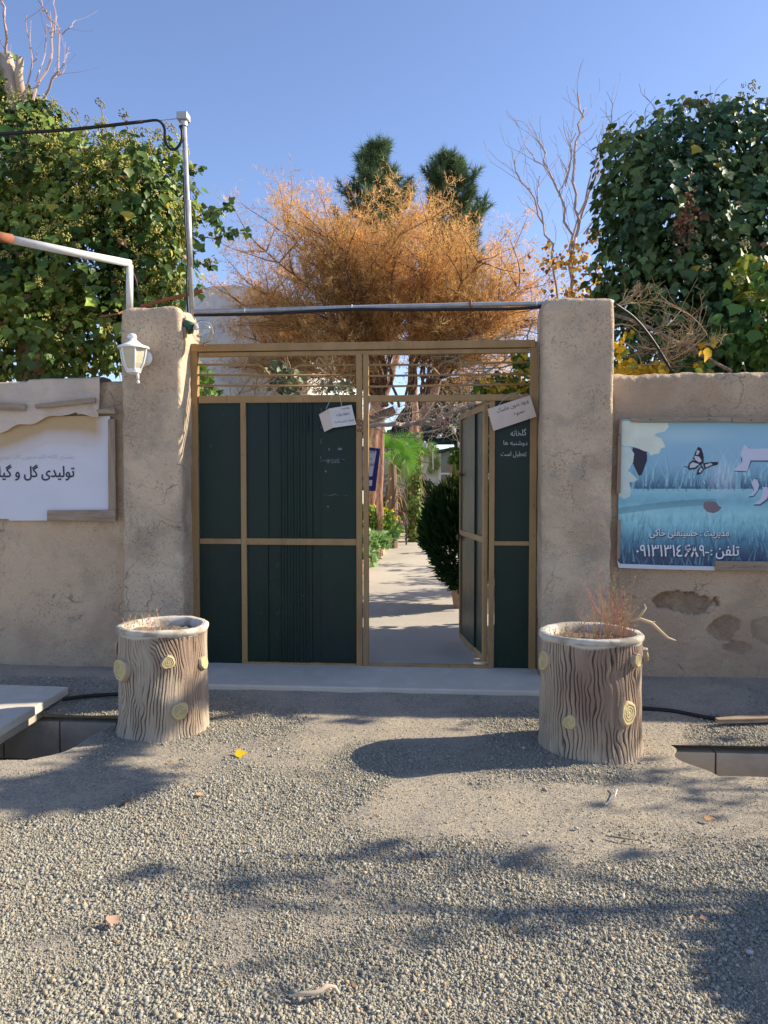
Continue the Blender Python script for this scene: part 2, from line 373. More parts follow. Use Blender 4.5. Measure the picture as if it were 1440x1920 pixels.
# gravel stones -----------------------------------------------------------
def scatter_gravel():
    rs = np.random.RandomState(4)
    n = 980000
    # denser towards the camera
    y = -4.95 + rs.rand(n) ** 1.15 * 4.5; D = y + 6.25
    x = D * (-.62 + rs.rand(n) * 1.16) - .077 * D * 0
    P = np.stack([x, y, x * 0], 1)
    dens = fbm(P, 1.6, 21, 3); fine = vnoise(P, 9, 5)
    keep = rs.rand(n) < np.clip((dens - .43) * 6.0 + .42 + (fine - .5) * 1.0, .36, 1) * np.clip(1.15 - D * .09, .45, 1)
    side = np.abs(x + .62) > 1.28
    keep &= ~((y > -.67) & ~side)
    keep &= ~((y > -.95) & side & (rs.rand(n) < .35)) & (y < -.14)
    xr_ = np.array([1.36 + .22 * (1 - t) ** 3 * .6 + .03 * math.sin(9 * t) if 0 <= t <= 1 else 99 for t in (y - DR[0]) / (DR[1] - DR[0])])
    xl_ = np.array([-2.14 - .22 * (1 - t) ** 2.5 + .03 * math.sin(8 * t) if 0 <= t <= 1 else -99 for t in (y - DL[0]) / (DL[1] - DL[0])])
    keep &= (x < xr_ - .01) & (x > xl_ + .01)
    keep &= ~((x < -2.0) & (y < -2.05) & (y > -2.22) & (rs.rand(n) < .75))
    x, y, D = x[keep], y[keep], D[keep]; n = len(x)
    t = (1 + 5 ** .5) / 2
    ico = np.array([(-1, t, 0), (1, t, 0), (-1, -t, 0), (1, -t, 0), (0, -1, t), (0, 1, t), (0, -1, -t), (0, 1, -t), (t, 0, -1), (t, 0, 1), (-t, 0, -1), (-t, 0, 1)], float)
    ico /= np.linalg.norm(ico[0])
    icf = np.array([(0, 11, 5), (0, 5, 1), (0, 1, 7), (0, 7, 10), (0, 10, 11), (1, 5, 9), (5, 11, 4), (11, 10, 2), (10, 7, 6), (7, 1, 8), (3, 9, 4), (3, 4, 2), (3, 2, 6), (3, 6, 8), (3, 8, 9), (4, 9, 5), (2, 4, 11), (6, 2, 10), (8, 6, 7), (9, 8, 1)])
    octv = np.array([(1, 0, 0), (-1, 0, 0), (0, 1, 0), (0, -1, 0), (0, 0, 1), (0, 0, -1)], float)
    octf = np.array([(0, 2, 4), (2, 1, 4), (1, 3, 4), (3, 0, 4), (2, 0, 5), (1, 2, 5), (3, 1, 5), (0, 3, 5)])
    VV = []; FF = []; CC = []; base = 0
    for sel, tv, tf in ((D > -9, octv, octf),):
        xs, ys = x[sel], y[sel]; k = len(xs)
        s = np.exp(rs.randn(k) * .48) * .0028 * np.clip(.55 + (dens[keep][sel] - .40) * 4, .5, 1.05)
        big = rs.rand(k) < .02; s[big] *= 1.7
        s = np.minimum(s, .0115)
        sc = np.stack([s * (.8 + rs.rand(k) * .7), s * (.7 + rs.rand(k) * .5), s * (.55 + rs.rand(k) * .4)], 1)
        v = tv[None] * (1 + (rs.rand(k, len(tv), 1) - .5) * .9) * sc[:, None, :]
        # random rotation
        q = rs.randn(k, 4); q /= np.linalg.norm(q, axis=1)[:, None]; q[:, 1:3] *= .5; q /= np.linalg.norm(q, axis=1)[:, None]
        w_, a_, b_, c_ = q.T
        Rm = np.stack([1 - 2 * (b_ * b_ + c_ * c_), 2 * (a_ * b_ - c_ * w_), 2 * (a_ * c_ + b_ * w_), 2 * (a_ * b_ + c_ * w_), 1 - 2 * (a_ * a_ + c_ * c_), 2 * (b_ * c_ - a_ * w_), 2 * (a_ * c_ - b_ * w_), 2 * (b_ * c_ + a_ * w_), 1 - 2 * (a_ * a_ + b_ * b_)], 1).reshape(k, 3, 3)
        v = np.einsum('kij,knj->kni', Rm, v)
        z = gz(np.stack([xs, ys], 1)) + s * .35
        v += np.stack([xs, ys, z], 1)[:, None, :]
        VV.append(v.reshape(-1, 3)); FF.append((tf[None] + (np.arange(k) * len(tv))[:, None, None]).reshape(-1, 3) + base); base += k * len(tv)
        g = np.clip(.30 + rs.randn(k) * .06, .15, .52); warm = rs.rand(k)
        col = np.stack([g * (1.0 + .10 * warm), g * (.99 + .0 * warm), g * (.87 - .16 * warm)], 1)
        pk = rs.rand(k) < .05; col[pk] = col[pk] * np.array([1.35, 1.05, .85])
        CC.append(np.repeat(col, len(tv), 0))
    link('gravel', npmesh('gravel', np.concatenate(VV), np.concatenate(FF), np.concatenate(CC)), m_stone,
         label='loose grey gravel spread over the dusty forecourt', cat='gravel', kind='stuff')
scatter_gravel()

# ------------------------------------------------------------------ walls
def wall(name, x0, x1, yf, th, ztop, zbot=-.25, step=.03, label='', chips=(), seed=1, topn=.03):
    nx = int((x1 - x0) / step) + 1; nz = int((ztop - zbot) / step)
    prof = [(0, zbot + (ztop - zbot - .04) * k / nz) for k in range(nz + 1)]
    prof += [(.02, ztop - .01), (.06, ztop), (th * .5, ztop + .008), (th - .06, ztop), (th - .02, ztop - .01)]
    prof += [(th, zbot + (ztop - zbot - .04) * k / 12) for k in range(12, -1, -1)]
    prof = np.array(prof); xs = np.linspace(x0, x1, nx)
    V = np.stack([np.repeat(xs, len(prof)), np.tile(yf + prof[:, 0], nx), np.tile(prof[:, 1], nx)], 1)
    nzn = np.repeat(np.where(prof[:, 0] < th / 2, -1, 1)[None], nx, 0).ravel()
    und = (fbm(V, 1.3, seed) - .5) * .05 + (fbm(V, 7, seed + 4) - .5) * .016
    V[:, 1] += und * -nzn * -1
    topm = np.clip((V[:, 2] - (ztop - .25)) / .25, 0, 1)
    V[:, 2] += topm * ((fbm(V * np.array([1, 0, 0]), 1.7, seed + 7) - .5) * 2 * topn + (fbm(V * [1, 1, 0], 14, seed + 8) - .5) * .02)
    # crumbling upper lip
    lip = np.clip((V[:, 2] - (ztop - .13)) / .1, 0, 1) * (nzn < 0)
    V[:, 1] += lip * (fbm(V, 18, seed + 2) - .45) * .05
    col = np.tile(np.array(MUD), (len(V), 1)); tone = (fbm(V, 1.1, seed + 3) - .5)[:, None]
    col = col * (1 + tone * .35)
    foot_tone = np.clip((.45 - V[:, 2]) / .45, 0, 1)[:, None] * (.5 + fbm(V, 4, seed + 5)[:, None]) * .35  # wall colour darkens unevenly towards the foot
    col = col * (1 - foot_tone) + np.array([.30, .25, .21]) * foot_tone
    col = col * (1 - lip[:, None] * .55) + np.array([.56, .46, .33]) * lip[:, None] * .55
    for (cx, cz, rx, rz, dep) in chips:
        d = np.sqrt(((V[:, 0] - cx) / rx) ** 2 + ((V[:, 2] - cz) / rz) ** 2) + (fbm(V, 7, seed + 11, 5) - .5) * 2.6
        k = np.clip((1.0 - d) / .05, 0, 1) * (nzn < 0)
        V[:, 1] += k * dep * (1 + (fbm(V, 30, 2) - .5)); kk = k[:, None]
        col = col * (1 - kk) + np.array([.30, .20, .12]) * (.55 + .9 * fbm(V, 28, 6)[:, None]) * kk
    m = len(prof); I = np.arange(nx * m).reshape(nx, m)
    Fq = np.stack([I[:-1, :-1], I[1:, :-1], I[1:, 1:], I[:-1, 1:]], -1).reshape(-1, 4)
    me = npmesh(name, V, Fq, col, smooth=True)
    return link(name, me, m_wall, label=label, cat='wall')
zr = at(1200, 697, -.12).z; zl = at(100, 716, -.12).z
def pxz(px, py, Y=-.12): p = at(px, py, Y); return p.x, p.z
c1 = pxz(1285, 1128); c2 = pxz(1355, 1180); c3 = pxz(1432, 1190); c4 = pxz(1222, 1225); c5 = pxz(1245, 1128); c6 = pxz(1385, 1215)
wall('mud_wall', 1.15, 6.5, -.12, .32, zr, label='mud plaster garden wall on the right carrying the blue banner, crumbling near its base', seed=3, step=.012,
     chips=[(c1[0], c1[1], .19, .075, .03), (c5[0], c5[1], .07, .05, .02), (c2[0], c2[1], .10, .09, .012), (c3[0], c3[1], .10, .08, .012), (c6[0], c6[1], .14, .04, .008)])
wall('mud_wall', -6.5, -2.45, -.12, .32, zl, label='mud plaster garden wall on the left carrying the white board', seed=8, topn=.015)

def pillar(name, x0, x1, y0, y1, z1, label, seed, zb=-.2):
    nz = 110; per = []
    r = .035; W = x1 - x0; Dp = y1 - y0
    def arc(cx, cy, a0):
        return [(cx + r * math.cos(a0 + k * math.pi / 8), cy + r * math.sin(a0 + k * math.pi / 8)) for k in range(5)]
    def line(a, b, n): return [(a[0] + (b[0] - a[0]) * k / n, a[1] + (b[1] - a[1]) * k / n) for k in range(1, n)]
    c = [arc(x1 - r, y0 + r, -math.pi / 2), arc(x1 - r, y1 - r, 0), arc(x0 + r, y1 - r, math.pi / 2), arc(x0 + r, y0 + r, math.pi)]
    loop = []
    for i in range(4):
        loop += c[i]; n = 24 if i in (1, 3) else 14
        loop += line(c[i][-1], c[(i + 1) % 4][0], n)
    loop = np.array(loop); k = len(loop); cx, cy = (x0 + x1) / 2, (y0 + y1) / 2
    rings = [(zb + (z1 - .05 - zb) * i / nz, 1) for i in range(nz + 1)] + [(z1 - .025, .985), (z1 - .006, .95), (z1 + .004, .86), (z1 + .008, .5), (z1 + .01, .02)]
    V = []
    for z, s in rings:
        q = (loop - [cx, cy]) * s + [cx, cy]; V.append(np.concatenate([q, np.full((k, 1), z)], 1))
    V = np.concatenate(V)
    d = V[:, :2] - [cx, cy]; d = d / (np.linalg.norm(d, axis=1)[:, None] + 1e-6)
    amt = (fbm(V, 2.0, seed) - .5) * .035 + (fbm(V, 9, seed + 2) - .5) * .018
    V[:, :2] += d * amt[:, None]
    top = np.clip((V[:, 2] - z1 + .12) / .12, 0, 1)
    V[:, 2] += top * ((fbm(V * [1, 1, 0], 6, seed + 5) - .5) * .05)
    V[:, :2] -= d * (top * (fbm(V, 14, seed + 6) - .3) * .035)[:, None]
    I = np.arange(len(rings) * k).reshape(len(rings), k); J = np.roll(I, -1, 1)
    Fq = np.stack([I[:-1], J[:-1], J[1:], I[1:]], -1).reshape(-1, 4)
    return link(name, npmesh(name, V, Fq, smooth=True), m_pillar, label=label, cat='pillar')
pillar('gate_pillar', -2.565, -2.075, -.24, .22, 2.885, 'thick plastered gate pillar on the left with the white lantern on it', 5)
pillar('gate_pillar', .755, 1.285, -.24, .22, 2.895, 'thick plastered gate pillar on the right, bare of any lamp', 15)

# ------------------------------------------------------------------ gate
GY = 0.0
gate = thing('gate', 'bronze painted steel gate with dark green panels, its right hand door standing open', 'gate')
for bx_ in ((357, 644, 372, 1258, GY, .06), (993, 640, 1006, 1262, GY, .06)): MB().pbox(*bx_).build('frame_post', m_gold, gate, bevel=.003)
MB().pbox(358, 641, 1004, 655, GY - .012, .07).build('top_beam', m_gold, gate, bevel=.003)
MB().pbox(372, 657, 993, 665, GY + .005, .05).build('top_rail', m_gold, gate, bevel=.003)
for bx_ in ((668, 663, 679, 1252, GY - .006, .05), (681, 663, 691, 1252, GY - .002, .05),): MB().pbox(*bx_).build('centre_post', m_gold, gate, bevel=.004)
for bx_ in ((372, 741, 668, 755, GY - .002, .045), (691, 740, 993, 752, GY - .002, .045),): MB().pbox(*bx_).build('cross_rail', m_gold, gate, bevel=.003)
for bx_ in ((374, 1010, 452, 1020, GY + .002, .04), (462, 1010, 668, 1022, GY + .002, .04), (927, 1015, 992, 1023, GY + .002, .04),): MB().pbox(*bx_).build('middle_rail', m_gold, gate, bevel=.003)
for bx_ in ((452, 755, 462, 1250, GY - .002, .045), (917, 752, 927, 1256, GY - .002, .045),): MB().pbox(*bx_).build('stile', m_gold, gate, bevel=.003)
for bx_ in ((462, 1243, 668, 1251, GY, .045), (691, 1246, 917, 1251, GY, .045),): MB().pbox(*bx_).build('bottom_rail', m_gold, gate, bevel=.002)
def panel(x0, y0, x1, y1, Y, ridges, par, xyz=None):
    a = at(x0, (y0 + y1) / 2, Y); b = at(x1, (y0 + y1) / 2, Y); zt = at((x0 + x1) / 2, y0, Y).z; zb_ = at((x0 + x1) / 2, y1, Y).z
    prof = [(a.x, 0)]
    for (r0, r1, kind) in ridges:
        X0 = a.x + (b.x - a.x) * r0; X1 = a.x + (b.x - a.x) * r1
        if kind == 's': prof += [(X0, 0), (X0 + .002, .014), (X1 - .002, .014), (X1, 0)]
        else: prof += [(X0, 0), (X0 * .6 + X1 * .4, -.013), (X0 * .4 + X1 * .6, -.013), (X1, 0)]
    prof.append((b.x, 0)); mb = MB(); n = len(prof)
    V = [(x, Y + d, zb_) for x, d in prof] + [(x, Y + d, zt) for x, d in prof]
    mb.add(V, [(i, i + 1, n + i + 1, n + i) for i in range(n - 1)])
    mb.add([(a.x, Y + .02, zb_), (b.x, Y + .02, zb_), (b.x, Y + .02, zt), (a.x, Y + .02, zt)], [(3, 2, 1, 0)])
    return mb.build('panel', m_green, par)
rid = [(.20, .30, 's')] + [(.315 + k * .056, .315 + k * .056 + .040, 'r') for k in range(5)] + [(.60, .69, 's')]
panel(374, 755, 452, 1010, GY + .02, [], gate); panel(374, 1020, 452, 1252, GY + .02, [], gate)
panel(462, 755, 668, 1010, GY + .022, rid, gate); panel(462, 1022, 668, 1244, GY + .022, rid, gate)
panel(927, 750, 993, 1015, GY + .02, [], gate); panel(927, 1023, 993, 1258, GY + .02, [], gate)
def gbar(pts): MB().tube([at(x, y, GY + .012) for x, y in pts], .0085, 8).build('grille_bar', m_gold, gate, smooth=True)
gbar([(370, 684), (484, 684), (492, 688), (506, 703)]); gbar([(543, 703), (554, 689), (562, 685), (672, 684)])
gbar([(368, 703), (672, 704)]); gbar([(368, 723), (672, 724)])
gbar([(688, 684), (802, 684), (810, 688), (824, 703)]); gbar([(852, 703), (864, 685), (874, 681), (999, 679)])
gbar([(688, 705), (1000, 701)]); gbar([(688, 725), (1000, 720)])
# scuffs on the leaf, left over from posters
mb = MB(); sr = random.Random(3)
def scuff(x, y, wd, h):
    pts = [at(x + wd * math.cos(a) * sr.uniform(.6, 1.1), y + h * math.sin(a) * sr.uniform(.5, 1.1), GY + .018) for a in [k * math.pi / 5 for k in range(10)]]
    mb.add(pts, [tuple(range(9, -1, -1))])
for k in range(34): scuff(sr.uniform(605, 645), 864 + sr.gauss(0, 2.2), sr.uniform(1, 5), sr.uniform(.4, 1.3))
for k in range(18): scuff(sr.uniform(606, 650), 928 + sr.gauss(0, .7), sr.uniform(1, 4), .5)
for k in range(12): scuff(602 + sr.gauss(0, .7), sr.uniform(760, 870), .6, sr.uniform(1, 6))
scuff(637, 842, 5, 3); scuff(617, 843, 2, 3); scuff(611, 884, 2, 2.4); scuff(615, 950, 2, 3); scuff(568, 1117, 1.4, 2)
mb.build('paint_scuff', m_scuff, gate)
# marker scribble on the centre post
strokes('scribble', [[(672, 787), (670, 791), (673, 794), (677, 790), (673, 787)], [(669, 796), (676, 797), (679, 795)], [(673, 797), (674, 801)], [(676, 797), (679, 800)],
                     [(669, 804), (671, 809), (673, 804), (676, 806), (677, 809), (673, 809)], [(677, 805), (680, 804)]], GY - .0075, .0055, m_marker, gate)
text('chalk_writing', 'گلخانه', (957, 804, 987, 817), GY + .018, m_chalk, gate, off=-.004, rot=.06)
text('chalk_writing', 'دوشنبه ها', (944, 826, 989, 837), GY + .018, m_chalk, gate, off=-.004, rot=-.02)
text('chalk_writing', 'تعطیل است', (939, 846, 987, 858), GY + .018, m_chalk, gate, off=-.004, rot=-.02)

# the open door, hinged on the right stile
hx = at(915, 1000, GY).x; zt = at(915, 756, GY).z
door = thing('door', None, None); del_keys = None
door.parent = gate; door.location = (hx, GY + .03, 0)
fx = at(868, 1000, .97).x
ang = math.atan2(.985, fx - hx); door.rotation_euler = (0, 0, ang)
LD = 1.0
z0, z1, zm = .045, zt, at(915, 1012, GY).z
dm = MB()
for a_, b_ in (((0, 0, z0), (.05, .035, z1)), ((LD - .03, 0, z0), (LD, .035, z1)), ((.05, 0, z1 - .055), (LD - .03, .035, z1)), ((.05, 0, z0), (LD - .03, .035, z0 + .05)), ((.05, 0, zm - .03), (LD - .03, .035, zm + .02))):
    dm.box(a_, b_)
dm.build('door_frame', m_gold, door, bevel=.003)
for za, zb_ in ((z0 + .05, zm - .03), (zm + .02, z1 - .055)):
    mb = MB()
    for k, (u0, u1, dpt) in enumerate(((.05, .34, 0), (.34, .66, .014), (.66, LD - .03, 0))):
        mb.box((u0, .010 - dpt * .3, za), (u1 - .003, .022 + dpt, zb_))
    mb.build('door_panel', m_green, door)
mb = MB(); zz = at(868, 890, .97).z
mb.box((LD - .05, .037, zz - .014), (LD + .05, .046, zz + .014)); mb.tube([(LD - .09, .055, zz), (LD - .0, .055, zz)], .009, 8)
mb.build('latch', m_rust, door)
mb = MB(); zz = at(868, 1005, .97).z
mb.tube([(LD - .07, .05, zz + .01), (LD - .01, .052, zz), (LD + .03, .05, zz - .01)], .010, 8); mb.box((LD - .03, .037, zz - .04), (LD + .02, .052, zz))
mb.build('handle', m_black, door)

# ------------------------------------------------------------------ cardboard notices
def notice(name, corners, Y, label, material, strings, folds=None):
    t = thing(name, label, 'notice')
    mb = MB()
    mb.quadprism([at(x, y, Y - d) for x, y, d in corners], (0, 1, 0), .004)
    mb.build('card', material, t)
    mb = MB()
    for s in strings: mb.tube([at(x, y, Y - .008) for x, y in s], .0022, 5)
    mb.build('string', m_straw, t)
    return t
t1 = thing('notice', 'folded cardboard notice with three handwritten lines hung by green string on the closed leaf', 'notice')
Y1 = -.035
mb = MB(); mb.quadprism([at(598, 777, Y1 - .02), at(617, 766, Y1), at(624, 802, Y1), at(608, 810, Y1 - .02)], (0, 1, 0), .004); mb.build('flap', m_card, t1)
mb = MB(); mb.quadprism([at(617, 766, Y1), at(659, 759, Y1), at(668, 796, Y1), at(624, 802, Y1)], (0, 1, 0), .004); mb.build('card', m_cardw, t1)
mb = MB()
for s in ([(630, 724), (622, 745), (611, 767)], [(632, 724), (637, 745), (641, 762)], [(625, 735), (630, 722), (634, 733)], [(633, 722), (640, 730)]): mb.tube([at(x, y, Y1 - .005) for x, y in s], .0022, 5)
mb.build('string', m_straw, t1)
text('writing', 'لطفا توجه', (640, 763, 656, 768), Y1 - .003, m_marker, t1, rot=.12, off=-.005)
text('writing', 'لطفا وارد', (630, 774, 655, 780), Y1 - .003, m_marker, t1, rot=.12, off=-.005)
text('writing', 'ممنوع بدون ماسک', (626, 787, 664, 793), Y1 - .003, m_marker, t1, rot=.12, off=-.005)
t2 = thing('notice', 'tilted blank edged cardboard notice hung over the chalk writing on the right', 'notice')
Y2 = -.04
mb = MB(); mb.quadprism([at(914, 767, Y2), at(994, 741, Y2), at(1006, 781, Y2), at(925, 808, Y2)], (0, 1, 0), .004); mb.build('card', m_card, t2)
mb = MB()
for s in ([(934, 761), (945, 748), (957, 738), (970, 736)], [(972, 738), (980, 745)]): mb.tube([at(x, y, Y2 - .005) for x, y in s], .0018, 5)
mb.build('string', m_straw, t2)
text('writing', 'ورود بدون ماسک', (931, 756, 992, 767), Y2 - .002, m_marker, t2, rot=.33, off=-.004)
text('writing', 'ممنوع', (964, 771, 984, 780), Y2 - .002, m_marker, t2, rot=.33, off=-.004)

# ------------------------------------------------------------------ pipes, cables, lamps
mast = thing('mast', 'tall thin galvanised mast rising behind the left pillar with a square cap on top', 'mast')
YM = .12
mb = MB(); mb.tube([at(363, 1250, YM - .05), at(361, 660, YM - .05)], .014, 10).tube([at(361, 600, YM), at(345, 228, YM)], .02, 12).tube([at(356, 500, YM), at(352, 376, YM)], .026, 10)
mb.build('pole', m_galv, mast, smooth=True)
mb = MB(); c = at(344, 220, YM)
mb.box((c.x - .045, c.y - .05, c.z - .03), (c.x + .045, c.y + .05, c.z + .028)); mb.lathe(at(345, 232, YM), [(.03, -.02), (.03, .02)], 12)
mb.build('cap', m_galv, mast, bevel=.006)
MB().tube([at(352, 585, YM - .03), at(350, 540, YM - .03), at(352, 480, YM - .03), at(347, 420, YM - .03), at(344, 330, YM - .03)], .008, 6).build('wire', m_black, mast, smooth=True)
mb = MB(); mb.tube(cr([at(-60, 254, -.1), at(0, 251, 0), at(130, 243, .02), at(268, 228, .08)]), .014, 8)
mb.tube(cr([at(268, 228, .08), at(296, 226, .1), at(308, 240, .1), at(309, 262, .1), at(317, 278, .1), at(330, 279, .1), at(340, 264, .1), at(341, 246, .1), at(337, 236, .1)]), .011, 8)
mb.build('overhead_cable', m_black, smooth=True, label='black overhead cable looping to the mast at the upper left', cat='cable')
MB().tube([at(268, 228, .08), at(290, 227, .1), at(338, 222, .12)], .004, 5).build('tension_wire', m_galv, mast)
br_ = thing('pipe_bracket', 'bent white painted pipe standing on the left pillar and reaching out of frame', 'pipe')
mb = MB(); mb.tube([at(243, 582, -.05), at(243, 497, -.05)], .028, 12).tube([at(244, 494, -.05), at(150, 476, -.4), at(22, 449, -.8)], .03, 12)
mb.build('pipe', m_wpipe, br_, smooth=True)
MB().tube([at(23, 449, -.8), at(-30, 438, -.95)], .036, 12).build('rusty_end', m_rust, br_, smooth=True)
MB().tube(cr([at(262, 575, .0), at(256, 530, -.02), at(240, 500, -.06), at(190, 478, -.25), at(160, 474, -.38)]), .007, 6).build('wire', m_black, br_, smooth=True)
cp = thing('conduit', 'long grey conduit pipe spanning above the gate between the two pillars', 'pipe')
mb = MB(); mb.tube([at(364, 585, -.08), at(660, 577, -.08), at(900, 571, -.08), at(1020, 569, -.08), at(1150, 567, -.06)], .019, 12).build('pipe', m_galv, cp, smooth=True)
MB().tube(cr([at(364, 591, -.11), at(500, 588, -.11), at(660, 580, -.12), at(760, 581, -.12), at(860, 580, -.12), at(960, 579, -.12), at(1018, 575, -.11), at(1100, 568, -.1)]), .013, 8).build('cable', m_black, cp, smooth=True)
MB().tube([at(883, 578, -.1), at(882, 562, -.1)], .011, 8).build('stub', m_rust, cp, smooth=True)
for x, y in ((460, 584), (660, 577), (1006, 570)): MB().tube([at(x - 1, y, -.08), at(x + 1, y, -.08)], .024, 12).build('tie', m_plastic, cp)
mb = MB(); mb.tube(cr([at(1150, 568, -.05), at(1190, 597, .05), at(1225, 640, .1), at(1260, 697, .15)]), .012, 8)
mb.build('cable', m_black, smooth=True, label='black cable sloping down behind the wall right of the gate', cat='cable')
mb = MB(); mb.tube([at(1150, 590, .5), at(1200, 606, .45), at(1290, 652, .35), at(1372, 697, .2)], .015, 8)
mb.build('stay_pole', m_bark, smooth=True, label='thin grey pole leaning down onto the top of the right wall', cat='pole')
MB().tube([at(187, 594, .2), at(222, 588, .1), at(240, 580, .3)], .008, 6).build('cut_branch', m_rust, label='brown branch end sticking out left of the left pillar', cat='branch')
MB().tube([at(262, 575, .35), at(310, 562, .3), at(381, 545, .25)], .016, 6).build('iron_bar', m_rust, label='rusty bar lying across the top of the left pillar', cat='bar')

gl_ = thing('globe_lamp', 'clear glass globe lamp with green holder fixed beside the mast', 'lamp')
gc_ = at(381, 622, -.17)
mb = MB(); prof = [(.0905 * math.sin(math.pi * k / 20), -.0905 * math.cos(math.pi * k / 20)) for k in range(1, 20)]
mb.lathe(gc_, prof, 32); pi_ = [(.087 * math.sin(math.pi * k / 20), -.087 * math.cos(math.pi * k / 20)) for k in range(19, 0, -1)]
mb.lathe(gc_, pi_, 32); mb.build('globe', m_gl, gl_, smooth=True)
m_gh = mat('green_lamp_holder', (.03, .10, .07), .5)
mb = MB(); a_ = at(346, 607, -.17); mb.tube([a_, at(364, 613, -.17)], [.035, .032], 14); mb.tube([at(350, 608, -.17), at(356, 622, -.10)], .03, 10)
mb.build('holder', m_gh, gl_, smooth=True)
mb = MB(); mb.pbox(340, 596, 348, 632, -.19, .03); mb.build('mount', m_woodv, gl_)
MB().tube([at(365, 613, -.17), at(371, 616, -.17)], [.022, .018], 10).build('socket', m_plastic, gl_, smooth=True)
mb = MB(); mb.lathe(at(374, 633, -.17), [(.0, 0), (.02, .004), (.026, .016), (.012, .026), (0, .03)], 10); mb.build('debris', m_card, gl_)
MB().tube([at(382, 642, -.17), at(383, 650, -.17)], .006, 6).build('stud', m_rust, gl_)

ln = thing('wall_lantern', 'white six sided wall lantern with curled top on the left pillar', 'lantern')
lx, ly = 250, -.40
def lat(x, y): return at(x, y, ly)
cz = lambda y: at(lx, y, ly).z
c0 = at(lx, 660, ly); C2 = Vector((c0.x, ly, 0)); s_ = 1450 / 5.85
mb = MB()
prof = [(29.5, 654), (29.5, 650.5), (27, 649.5), (20, 647), (13, 643), (8, 639), (6, 635), (3, 632.5), (0.1, 631.5)]
mb.lathe(C2, [(r / s_, cz(y)) for r, y in prof], 32); mb.lathe(C2, [(.1 / s_, cz(652)), (29 / s_, cz(654))], 32)
tp = [(250, 634), (249, 631), (246, 630), (242, 630.5), (239, 633)]
mb.tube([lat(x, y) for x, y in tp], [.03, .028, .022, .016, .009], 10)
mb.build('cap', m_plastic, ln, smooth=True)
hexp = lambda r, y: [Vector((C2.x + r / s_ * math.sin(math.pi / 6 + k * math.pi / 3), ly + r / s_ * math.cos(math.pi / 6 + k * math.pi / 3), cz(y))) for k in range(6)]
rows = [(25.5, 654), (23.5, 668), (20, 682), (14, 694)]
mb = MB(); vs_ = [v for r, y in rows for v in hexp(r - .8, y)]
mb.add(vs_, [(i * 6 + k, i * 6 + (k + 1) % 6, (i + 1) * 6 + (k + 1) % 6, (i + 1) * 6 + k) for i in range(3) for k in range(6)]); mb.build('shade', m_frost, ln)
mb = MB(); hs = [hexp(r, y) for r, y in rows]
for k in range(6): mb.tube([h[k] for h in hs], .007, 6)
for hh, rr in ((hexp(14, 694), .007),):
    for k in range(6): mb.tube([hh[k], hh[(k + 1) % 6]], rr, 6)
mb.lathe(C2, [(15 / s_, cz(692)), (13 / s_, cz(699)), (6 / s_, cz(702)), (.1 / s_, cz(703))], 16)
mb.build('rib', m_plastic, ln, smooth=False)
mb = MB(); mb.tube([lat(258, 700), lat(259, 712)], [.012, .009], 8); mb.lathe(lat(259, 716), [(.001, -.016), (.011, -.008), (.012, 0), (.008, .01), (.001, .014)], 10); mb.build('finial', m_plastic, ln, smooth=True)
mb = MB(); pc = at(272, 672, -.25)
mb.lathe(pc, [(.001, -.03), (.055, -.028), (.062, -.012), (.062, .0)], 28, ax=(0, 1, 0))
mb.tube([pc + Vector((0, -.02, -.0)), pc + Vector((-.02, -.09, -.06)), lat(262, 692), lat(254, 698)], .013, 8)
mb.build('wall_plate', m_plastic, ln, smooth=True)

# ------------------------------------------------------------------ left board
WY = -.155
bd = thing('name_board', 'white flower grower board with black lettering and a brown water stain on the left wall', 'board')
def sheet(px0, px1, fz0, fz1, nx, nz, Y, colf, disp=None):
    X0 = at(px0, 900, Y).x; X1 = at(px1, 900, Y).x
    V = np.zeros((nx, nz, 3)); U = np.linspace(0, 1, nx); Tt = np.linspace(0, 1, nz)
    PX = px0 + (px1 - px0) * U
    for i in range(nx):
        za = at(PX[i], fz0(PX[i]), Y).z; zb_ = at(PX[i], fz1(PX[i]), Y).z
        V[i, :, 0] = X0 + (X1 - X0) * U[i]; V[i, :, 2] = za + (zb_ - za) * Tt
    V[:, :, 1] = Y
    if disp is not None: V[:, :, 1] += disp(V, U, Tt)
    PXg = np.repeat(PX[:, None], nz, 1)
    f0 = np.array([fz0(x) for x in PX]); f1 = np.array([fz1(x) for x in PX])
    PYg = f0[:, None] + (f1 - f0)[:, None] * Tt[None]
    C_ = colf(PXg, PYg).reshape(-1, 3)
    I = np.arange(nx * nz).reshape(nx, nz)
    Fq = np.stack([I[:-1, :-1], I[:-1, 1:], I[1:, 1:], I[1:, :-1]], -1).reshape(-1, 4)
    return V.reshape(-1, 3), Fq, C_
def colb(X, Y):
    P = np.stack([X / 100, Y / 100, X * 0], -1)
    n = fbm(P, 3, 5); stain = 800 + (200 - X) * .0 + np.where(X < 90, (90 - X) * .38, (X - 90) * .02) + 12 * (fbm(P * [1, 0, 0], 2, 9) - .5)
    d = (Y - stain)
    k = np.exp(-np.clip(d - 4, 0, 999) / 20) * (d > -60) * (.8 + .5 * n); k = np.clip(k, 0, 1) * np.clip((205 - X) / 25, 0, 1)
    w_ = np.array([.62, .62, .67]) * (1 - .08 * (n[..., None] - .5)); c = w_ * (1 - k[..., None] * .9) + np.array([.44, .28, .10]) * k[..., None] * .9
    ring = np.exp(-((d - 26 - 10 * n) / 4) ** 2) * .22 * np.clip((190 - X) / 30, 0, 1)
    c = c * (1 - ring[..., None]) + np.array([.5, .4, .24]) * ring[..., None]
    return c
V, Fq, C_ = sheet(-420, 208, lambda x: 780, lambda x: 976 if x > 20 else 973, 300, 140, WY, colb)
link('board_sheet', npmesh('board_sheet', V, Fq, C_), m_print, bd)
